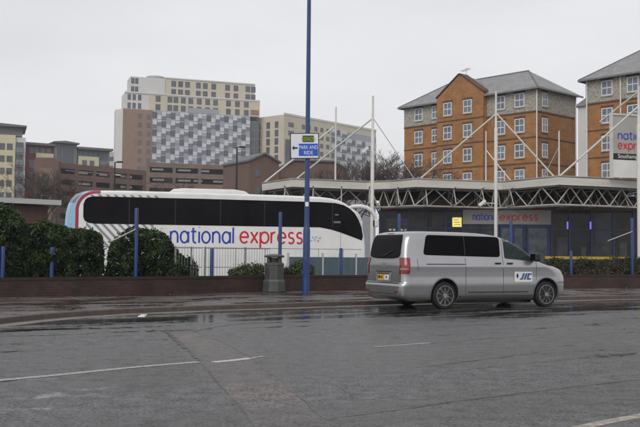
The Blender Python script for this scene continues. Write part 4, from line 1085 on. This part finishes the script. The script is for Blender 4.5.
# tall halls of residence
p0=at(123,110,281); p1=at(260,110,296); rz,Ln=frame_of(p0,p1); X=local_x(p0,rz)
tw=thing('tower_block',(p0.x,p0.y,0),'tall stepped cream and grey tower block with checkered cladding in the distance','building',rz)
z1,z2,z3=46.3,51.6,57.0; D=16
m=MB(); m.box(0,X(150.6),0,D,0,z1); m.build('brick_wing',M['tan_brick'],tw)
m=MB(); m.prism([(-1.9,2.0),(-.01,.01),(-.01,8),(-1.9,6)],0,z1-.2,'z'); m.build('end_wall',M['white_far'],tw)
xa,xb=X(150.6),X(249)
m=MB(); m.box(xa+.01,xb,.12,D,0,z1); m.build('main_wall',M['panel_m'],tw)
m=MB(); m.box(xb+.01,Ln,.7,D-1,0,z1-1.5); gs=m.build('glass_stair',M['glass_far'],tw)
m=MB()
for k in range(16): m.box(xb+.02,Ln,.6,.69,2.9*k+1,2.9*k+1.25)
m.box((xb+Ln)/2-.1,(xb+Ln)/2+.1,.55,.68,0,z1-1.6); m.build('mullion',M['grey_frame'],gs)
m=MB(); m.box(.5,X(147),.4,8,z1+.01,z2-.2); m.box(2.3,X(163),1.0,9,z2-.19,z3-.2); m.build('white_upper_storeys',M['white_far'],tw)
m=MB(); m.box(X(147)+.01,Ln+.0,.3,D,z1+.01,z2); m.box(X(163)+.01,Ln-1.5,1.2,D,z2+.01,z3); m.build('cream_upper_storeys',M['cream_far'],tw)
m=MB(); m.lathe([(3.0,z3-.5),(3.0,z3+1.0),(2.8,z3+1.05)],20,T=Matrix.Translation((X(156),6,0))); m.box(X(152),X(163),4,10,z3-.3,z3+.9); m.build('plant_room',M['panel_m'],tw)
m=MB(); m.box(X(163),Ln-1.4,1.0,1.19,z3-.02,z3+.35); m.box(.5,Ln,.15,.29,z2-.25,z2+.25); m.build('parapet',M['white_far'],tw)
m=MB(); m.box(X(249.5),X(257.5),.15,.28,z1+.6,z1+2.2); m.build('name_panel',M['tan_brick'],tw)
# brick-wing windows and cream windows
wins=[]
st=2.78
random.seed(11)
for r_ in range(4):
    z=z3-1.55-r_*2.68
    yb=1.2 if r_<2 else .3
    base=[172,179,186,197,204,212.5,226.5,235,247,252.5] if r_<2 else [156,168,174,181.5,189,197.5,206,214,227,236,245]
    for px in base: wins.append((X(px),yb,z,1.55,1.9))
    for px in ([130.5,134.5] if r_<2 else [127,132,137.5]): wins.append((X(px),1.0 if r_<2 else .4,z,1.0,1.8))
for k in range(8):
    z=z1-2.2-st*k
    for px in (138,147): wins.append((X(px),0,z,1.15,1.5))
# checkered cladding: windows and tilted light and dark panels
pl_=MB(); PM=[M['panel_l'],M['panel_m'],M['panel_d']]
cw=(xb-xa)/22
for r_ in range(11):
    z=z1-1.5-st*r_
    for c_ in range(22):
        x=xa+cw*(c_+.5)
        if (c_//2+r_)%2==0:
            if c_%2==0:
                wins.append((x,.12,z,1.45,1.95)); 
                pl_.box(x+.72,x+cw/2,.02,.11,z-.95,z+1.2,0)
            else:
                pl_.box(x-cw/2+.05,x+cw/2-.05,-.02,.11,z-1.3,z+.1,0); pl_.box(x-cw/2+.05,x+cw/2-.05,-.0,.11,z+.15,z+1.3,1)
        else:
            if c_%2==0: pl_.box(x-cw/2+.05,x+cw/2-.05,-.02,.11,z-.2,z+1.3,0); pl_.box(x-cw/2+.05,x+cw/2-.05,0,.11,z-1.3,z-.25,2)
            else:
                pl_.box(x-cw/2,x+cw/2,.0,.11,z-.5,z+.55,2 if random.random()<.75 else 1)
                pl_.box(x-cw/2+.1,x+cw/2-.1,-.03,.11,z+.6,z+1.25,0)
pl_.build('cladding',PM,tw)
for k in range(6):
    x=xa+cw*(4+k*1.0)+3.2*0; 
m=MB(); m.box(X(186),X(217),.02,.29,z1-.1,z1+1.5); m.build('cladding_step',M['panel_m'],tw)
window_list(tw,wins,far_win)

# second halls block
p0=at(284,116,292); p1=at(376,127,330); rz,Ln=frame_of(p0,p1); X=local_x(p0,rz); zt=at(284,114.5,292).z
t2=thing('hall_block',(p0.x,p0.y,0),'distant pale block of flats with grey cladding seen behind the direction sign','building',rz)
m=MB(); m.box(0,Ln,0,15,0,zt); m.build('main_wall',M['cream_far'],t2)
q=at(259,120.5,312)-p0; c_=Vector((q.x*math.cos(-rz)-q.y*math.sin(-rz), q.x*math.sin(-rz)+q.y*math.cos(-rz)))
m=MB(); m.box(-.1,Ln+.1,-.15,.0,zt-.05,zt+.6); m.build('parapet',M['white_far'],t2)
m=MB(); m.box(X(284)+.2,X(297),-.35,-.01,0,zt-8); m.build('glass_bay',M['glass_far'],t2)
m=MB(); m.box(X(330),X(375),-.30,-.01,0,zt-2.3); m.build('cladding_base',M['panel_m'],t2)
wins=[]; pl_=MB()
st2=2.75
for r_ in range(8):
    z=zt-3.0-st2*r_
    for i,px in enumerate((290,302.5,308,315,321,327) if True else ()):
        if px<297 and r_>1: continue
        wins.append((X(px),0,z,2.6 if i in (0,) else 1.6,1.5))
    for c in range(9):
        x=X(330)+(X(375)-X(330))*(c+.5)/9; cw=(X(375)-X(330))/9
        if z>zt-2.3-1: 
            if c>2: continue
        if (c+r_)%2: wins.append((x-.4,-.30,z,1.6,1.7)); pl_.box(x+.7,x+cw/2,-.42,-.31,z-1.1,z+1.1,0)
        else: pl_.box(x-cw/2+.1,x+cw/2-.1,-.45,-.31,z-.2,z+1.2,0); pl_.box(x-cw/2+.1,x+cw/2-.1,-.42,-.31,z-1.2,z-.25,2)
pl_.build('cladding',PM,t2)
window_list(t2,wins,far_win)
# narrow dark slots of the end wall
for y in (3.2,7.0,11.5):
    for r_ in range(8):
        m=MB(); m.box(-.12,.02,y-.75,y+.75,zt-4.1-r_*2.75,zt-2.0-r_*2.75); m.build('window',M['glass_far'],t2)
# multi-storey car park
def carpark(p0,p1,ztop,D,label,levels,lights,mname='carpark',step=2.75,cols=9,group=None,first=1.2):
    rz,Ln=frame_of(p0,p1); root=thing('car_park',(p0.x,p0.y,0),label,'car park',rz,group)
    m=MB(); m.box(.3,Ln-.3,4,D,0,ztop-1.2); m.build('interior',M['dark_void'],root)
    m=MB(); m.box(0,Ln,0,.5,ztop-first,ztop)
    for k in range(1,levels+1): m.box(0,Ln,.02,.5,ztop-k*step-first,ztop-k*step+.15)
    m.box(0,.4,.51,D,0,ztop); m.box(Ln-.4,Ln,.51,D,0,ztop); m.box(0,Ln,0,.5,0,ztop-levels*step-first-.02); m.build('parapet',M[mname],root)
    m=MB()
    for i in range(cols+1):
        x=.4+(Ln-.8)*i/cols; m.box(x-.4,x+.4,.05,.45,0,ztop-first)
    m.build('column',M[mname],root)
    m=MB(); 
    for k in range(levels): m.box(.41,Ln-.41,.6,D-.5,ztop-(k+1)*step-.35,ztop-(k+1)*step-.1)
    m.box(.41,Ln-.41,.6,D-.5,ztop-.5,ztop-.4); m.build('deck',M['soffit'],root)
    X=local_x(p0,rz)
    for px,k,wd in lights:
        x=X(px); m=MB(); m.box(x-wd/2,x+wd/2,.9,1.0,ztop-k*step-first-.75,ztop-k*step-first-.22); m.build('opening_light_patch',M['lit_gap'],root)  # pale boards imitate lamplight and sky seen through the openings
    return root,X
cp_,X=carpark(at(147,163,238),at(251,169.5,246),at(147,162.3,238).z,30,'large brown multi-storey car park below the tall tower block',5,[(157,0,3),(184,0,3.4),(205,0,2.2),(158,1,3),(184,1,3.4),(198,1,2.4),(218,1,2.6),(233,0,2.5)],cols=4)
carpark(at(57,169.5,186),at(146.5,164.5,203),at(100,167,195).z,9,'long brown multi-storey car park left of the tall tower block',5,[(83,0,3),(105,0,2.2),(128,0,3),(80,1,2.2),(88,1,2),(128,1,3)],'carpark2',cols=5,step=2.35,first=1.1)
m=MB()
# brick stair block with dark slot
p=at(34,160,184); rz=R(6); sb_=thing('stair_block',(p.x,p.y,0),'plain brown brick stair tower with dark slot at the left end of the car park','building',rz)
z=at(45,157.5,184).z
m=MB(); m.prism([(0,0),(4.9,0),(4.9,z-.6),(4.3,z),(.6,z),(0,z-.6)],0,8,'y'); m.build('wall',M['carpark2'],sb_)
m=MB(); m.box(2.0,3.6,-.12,-.01,0,z-3.2); m.build('window',mat('slot_glass',(.05,.055,.065),.3),sb_)
p=at(57.5,163,186); m=MB(); tb=thing('brick_annexe',(p.x-2.2,p.y-6,0),'low brown brick annexe between stair tower and car park','building',rz); z=at(60,168,180).z
m.box(0.4,3.0,0,5,0,z); m.build('wall',M['carpark'],tb)
m=MB(); m.box(.8,2.2,-.08,-.01,z-6,z-2); m.build('window',M['glass_far'],tb)

# cream flats at far left
p0=at(-30,133,196); p1=at(26,134,200); rz,Ln=frame_of(p0,p1); X=local_x(p0,rz); zt=at(13,134.5,198).z
cf=thing('cream_flats',(p0.x,p0.y,0),'pale yellow block of flats with grey overhanging roof at the left edge','building',rz)
m=MB(); m.box(0,X(13.5),0,14,0,zt); m.build('wall',M['yellow_cream'],cf)
m=MB(); m.box(X(13.5)+.01,Ln,.5,14,0,zt-.4); m.build('side_wall',M['white_far'],cf)
m=MB(); m.box(0,X(20.5),2,13,zt+.0,zt+1.9); m.build('penthouse',M['grey_frame'],cf)
m=MB(); m.prism([(-1,zt+1.95),(X(24.5),zt+1.95),(X(24.5),zt+2.3),(-1,zt+3.0)],.2,14,'y'); m.build('roof',M['grey_roof'],cf)
for k in range(6):
    z=zt-2.6-k*2.72
    for px in (-20,-8,0,7.8):
        m=MB(); m.box(X(px)-.6,X(px)+.6,-.08,.05,z-.7,z+.7); m.build('window',M['glass_far'],cf)
    m=MB(); m.box(X(14.2),X(21.5),.2,.49,z-1.0,z+1.1); m.build('balcony_door',M['glass_far'],cf)
    m=MB(); m.box(X(14),X(22.5),-.9,.19,z-1.35,z-1.15); m.box(X(14),X(22.5),-.9,-.84,z-1.14,z-.2); m.build('balcony',M['panel_d'],cf)
# flats with tower, second from the left
p0=at(26.5,145,205); p1=at(109,152,215); rz,Ln=frame_of(p0,p1); X=local_x(p0,rz); zt=at(60,150,209).z
ft=thing('stepped_flats',(p0.x,p0.y,0),'block of flats with red panels, cream panels and grey glass stair tower','building',rz)
zl=at(40,146,207).z; zr=at(92,150.5,213).z
m=MB(); m.box(0,X(52),0,14,0,zl); m.build('wall',M['red_panel'],ft)
m=MB(); m.box(X(74.5),X(108),0,14,0,zr); m.build('wall',M['panel_d'],ft)
m=MB(); m.box(X(52)+.01,X(74.5)-.01,-.6,12,0,at(62,143,209).z); m.build('stair_tower',M['panel_d'],ft)
m=MB(); m.prism([(X(50.5),at(62,143.5,209).z),(X(76),at(62,144,209).z),(X(76),at(62,142.6,209).z),(X(62),at(62,141.2,209).z),(X(50.5),at(62,142.4,209).z)],-1.6,13,'y'); m.build('roof',M['grey_roof'],ft)
m=MB(); m.box(-.5,X(52),-1,14,zl+.01,zl+.55); m.build('roof',M['grey_roof'],ft)
m=MB(); m.box(X(75),X(110),-1.4,14,zr+.01,zr+.55); m.build('roof',M['grey_roof'],ft)
for a,b_ in ((55,59),(60.5,66),(67,71)):
    m=MB(); m.box(X(a),X(b_),-.70,-.61,0,at(62,146,209).z); m.build('tower_glass',M['glass_far'],ft)
zc0=at(45,158.5,207).z; zc1=at(45,153.5,207).z
m=MB(); m.box(X(34),X(55)-.8,-.5,-.01,zc0,zc1); m.build('cream_panel',M['yellow_cream'],ft)
zc0=at(86,168.5,212).z; zc1=at(86,156.5,212).z
m=MB(); m.box(X(76.5),X(97),-.5,-.01,zc0,zc1); m.build('cream_panel',M['yellow_cream'],ft)
for px in (82.5,90):
    m=MB(); m.box(X(px)-.55,X(px)+.55,-.58,-.51,zc0+.7,zc0+1.9); m.build('window',M['glass_far'],ft)
for px in (29.5,35,41,47): m=MB(); m.box(X(px)-.5,X(px)+.5,-.1,-.01,zl-1.9,zl-.5); m.build('window',M['glass_far'],ft)
for px in (79,84,89,94,99,104): m=MB(); m.box(X(px)-.5,X(px)+.5,-.1,-.01,zr-2.1,zr-.5); m.build('window',M['glass_far'],ft)
for r_ in range(4):
    m=MB(); m.box(X(27.5),X(32.5),-.1,-.01,zl-5.2-r_*2.8,zl-3.4-r_*2.8); m.build('window',M['glass_far'],ft)
    m=MB(); m.box(X(98.5),X(104.5),-.1,-.01,zr-4.9-r_*2.8,zr-3.2-r_*2.8); m.build('window',M['glass_far'],ft)
m=MB(); m.box(X(105),X(108)-.01,-.12,-.01,zr-9,zr-3); m.build('red_panel',M['red_panel'],ft)
# far slab just left of the tower block
p=at(106,158,300); m=MB(); fs=thing('distant_slab',(p.x,p.y,0),'small far pale slab between the stepped flats and the tower','building'); m.box(0,3.4,0,8,0,at(106,152,300).z); m.build('wall',M['pale_conc'],fs)
for k in range(3): m=MB(); m.box(.8,2.6,-.08,-.01,at(106,152,300).z-3-3*k,at(106,152,300).z-1.6-3*k); m.build('window',M['glass_far'],fs)
# brown gabled houses right of the car park
for (a,b_,Y,yt,ye,lb) in ((249,279,150,153.5,161,'brown brick house with low gable left of the direction sign'),(281,347,158,161,168,'wide brown brick house behind the direction sign column')):
    p0=at(a,ye,Y); p1=at(b_,ye+1,Y+3); rz,Ln=frame_of(p0,p1); zt=at(a,ye,Y).z; zp=at((a+b_)/2,yt,Y).z
    root=thing('brick_house',(p0.x,p0.y,0),lb,'building',rz,'brown brick houses behind the canopy')
    m=MB(); m.prism([(0,0),(Ln,0),(Ln,zt),(Ln*.52,zp) if b_-a<40 else (Ln*.8,zp),(Ln*.48,zp) if b_-a<40 else (Ln*.2,zp),(0,zt)],0,10,'y'); m.build('wall',M['carpark2'],root)
    m=MB(); q=[(-.3,zt-.1),(Ln*.5 if b_-a<40 else Ln*.2,zp+.05),(Ln*.5 if b_-a<40 else Ln*.8,zp+.06),(Ln+.3,zt-.1)]
    m.prism([q[0],q[1],q[2],q[3],(q[3][0],q[3][1]+.3),(q[2][0],q[2][1]+.3),(q[1][0],q[1][1]+.3),(q[0][0],q[0][1]+.3)],-.4,10.2,'y'); m.build('roof',M['grey_roof'],root)
    X=local_x(p0,rz)
    for k in range(int(Ln/3)):
        for r_ in range(2): m=MB(); m.box(1.2+3*k,2.1+3*k,-.07,-.01,zt-2.6-2.8*r_,zt-1.4-2.8*r_); m.build('window',M['glass_far'],root)
# dark stair post by the tower's right base
# ------------------------------------------------------------------ low brick building at the left
p0=at(-25,203,46); p1=at(61.5,199,49); rz,Ln=frame_of(p0,p1); X=local_x(p0,rz)
lb=thing('low_brick_building',(p0.x,p0.y,0),'single storey brick building with white flat roof edge behind the left bushes','building',rz)
zt=at(30,203,48).z
m=MB(); m.box(0,Ln-.5,.6,9,0,zt-.1); m.build('wall',M['old_brick'],lb)
m=MB(); m.box(-.5,Ln,0,9.4,zt-.05,zt+.22); m.build('roof',M['pale_conc'],lb)
for a,b_,h0,h1 in ((5,17,.9,2.5),(22,40,.9,2.6)):
    m=MB(); m.box(X(a),X(b_),.53,.59,h0+.3,h1+.2); m.build('window',M['glass_dk'],lb)
for a in (44,52,57):
    m=MB(); m.box(X(a),X(a)+.16,.50,.58,2.55 if a<50 else 1.9,2.75 if a<50 else 2.05); m.build('wall_lamp',M['white'],lb)
m=MB(); m.box(X(46),X(51),.53,.59,0.1,2.3); m.build('door',M['trim'],lb)

# ------------------------------------------------------------------ dark street lamps behind the coach
for px,yt,lbl,arm,Y in ((115,162,'dark lamp post behind the coach tail in front of the car park',5,70),(237,147,'dark lamp post above the coach roof in front of the checkered tower',5,66)):
    p=at(px,yt,Y); root=thing('street_lamp',(p.x,p.y,0),lbl,'street lamp',group='dark lamp posts behind the coach')
    m=MB(); m.lathe([(.11,0),(.09,p.z*.4),(.055,p.z-.05),(.055,p.z)],10); m.build('pole',M['black'],root,smooth=40)
    m=MB(); m.tube([(0,0,p.z-.04),(.2,0,p.z)],.04,6); m.box(.15,.62,-.12,.12,p.z-.06,p.z+.07); m.build('lantern',M['black'],root,bevel=.02)
# ------------------------------------------------------------------ bare trees
def bare_tree(px,ytop,Y,spread,label,seed,z0=0,depth=7,r0=.16,group='bare winter trees'):
    rnd=random.Random(seed); p=at(px,ytop,Y); H=p.z-z0; root=thing('bare_tree',(p.x,p.y,z0),label,'tree',group=group)
    tr=MB(); tw_=MB()
    def grow(p,d,ln,r,k):
        n_=3; pts=[p]; dd=d.copy()
        for i in range(n_):
            dd=(dd+Vector((rnd.uniform(-.22,.22),rnd.uniform(-.22,.22),rnd.uniform(-.05,.16)))).normalized(); pts.append(pts[-1]+dd*ln/n_)
        rs=[r*(1-.35*i/n_) for i in range(n_+1)]
        (tr if k>=depth-2 else tw_).tube(pts,rs,6 if k>=depth-2 else 3,cap=False)
        if k==0: return
        nb=rnd.choice((2,3,3)) if k>1 else 3
        for i in range(nb):
            ax=Vector((rnd.uniform(-1,1),rnd.uniform(-1,1),rnd.uniform(-.3,.3))).normalized()
            nd=(dd+ax*rnd.uniform(.45,.85)*spread).normalized(); grow(pts[-1] if i else pts[-2+ (rnd.random()<.5)],nd,ln*rnd.uniform(.68,.84),max(r*.62,.011),k-1)
    grow(Vector((0,0,0)),Vector((0,0,1)),H*.27,r0,depth)
    # normalise height
    zmax=max(v[2] for v in tw_.v); s=H/zmax
    for b_ in (tr,tw_): b_.v=[(v[0]*s,v[1]*s,v[2]*s) for v in b_.v]
    tr.build('trunk',M['bark'],root,smooth=50); tw_.build('crown',M['twig'],root)
bare_tree(352,152,74,1.0,'bare winter tree above the left canopy beside the thick mast',5)
bare_tree(382,148,78,1.1,'spreading bare winter tree between the thick mast and the brick flats',8,depth=8)
bare_tree(402,158,72,1.0,'small bare winter tree against the corner of the brick flats',12)
bare_tree(330,166,76,.9,'low bare tree behind the left end of the canopy',15,depth=6)
bare_tree(14,158,66,1.15,'bare winter tree in front of the pale yellow flats at far left',21,depth=7)
bare_tree(38,168,64,1.1,'bare winter tree in front of the brown stair tower',25,depth=7)
bare_tree(-6,172,60,1.0,'bare winter tree cut by the left edge',31,depth=6)
bare_tree(172,170,120,1.0,'small distant bare tree in front of the brown car park',33,depth=6,z0=0)

# ------------------------------------------------------------------ damp winter air
hz=MB(); hz.box(-470,470,-170,760,-1.7,67)
m_=bpy.data.materials.new('haze_air'); m_.use_nodes=True; nn=m_.node_tree.nodes; nn.clear()
oo=nn.new('ShaderNodeOutputMaterial'); pv_=nn.new('ShaderNodeVolumePrincipled'); pv_.inputs['Density'].default_value=.0004; pv_.inputs['Color'].default_value=(.93,.95,1,1); pv_.inputs['Anisotropy'].default_value=.2
m_.node_tree.links.new(pv_.outputs[0],oo.inputs['Volume'])
tag(hz.build('haze',m_),kind='stuff')

# fallen leaves along the foot of the wall and in the gutter
rnd=random.Random(4); fl_=MB()
for i in range(150):
    if i%3: 
        p,t=wall_at(rnd.uniform(-10,650)); q=p-Vector((-t.y,t.x))*(.05+abs(rnd.gauss(0,.5))); z=PZ+.006
    else:
        k=rnd.randrange(12,len(KC)-12); q=KC[k]+(KC[k+1]-KC[k])*rnd.random(); q=q+Vector((rnd.uniform(-.3,.3),-abs(rnd.gauss(.1,.3)))); z=.008
    a=rnd.uniform(0,6.28); L_=rnd.uniform(.025,.055); u=Vector((math.cos(a),math.sin(a),0))*L_; w_=Vector((-u.y,u.x,rnd.uniform(.1,.5)*L_))*.6; c=Vector((q.x,q.y,z))
    fl_.face([c-u,c+w_,c+u,c-w_*.5+Vector((0,0,.004))],rnd.randrange(2))
tag(fl_.build('fallen_leaves',[mat('dead_leaf_tan',(.30,.22,.13),.6),mat('dead_leaf_brown',(.12,.075,.04),.6)]),kind='stuff')
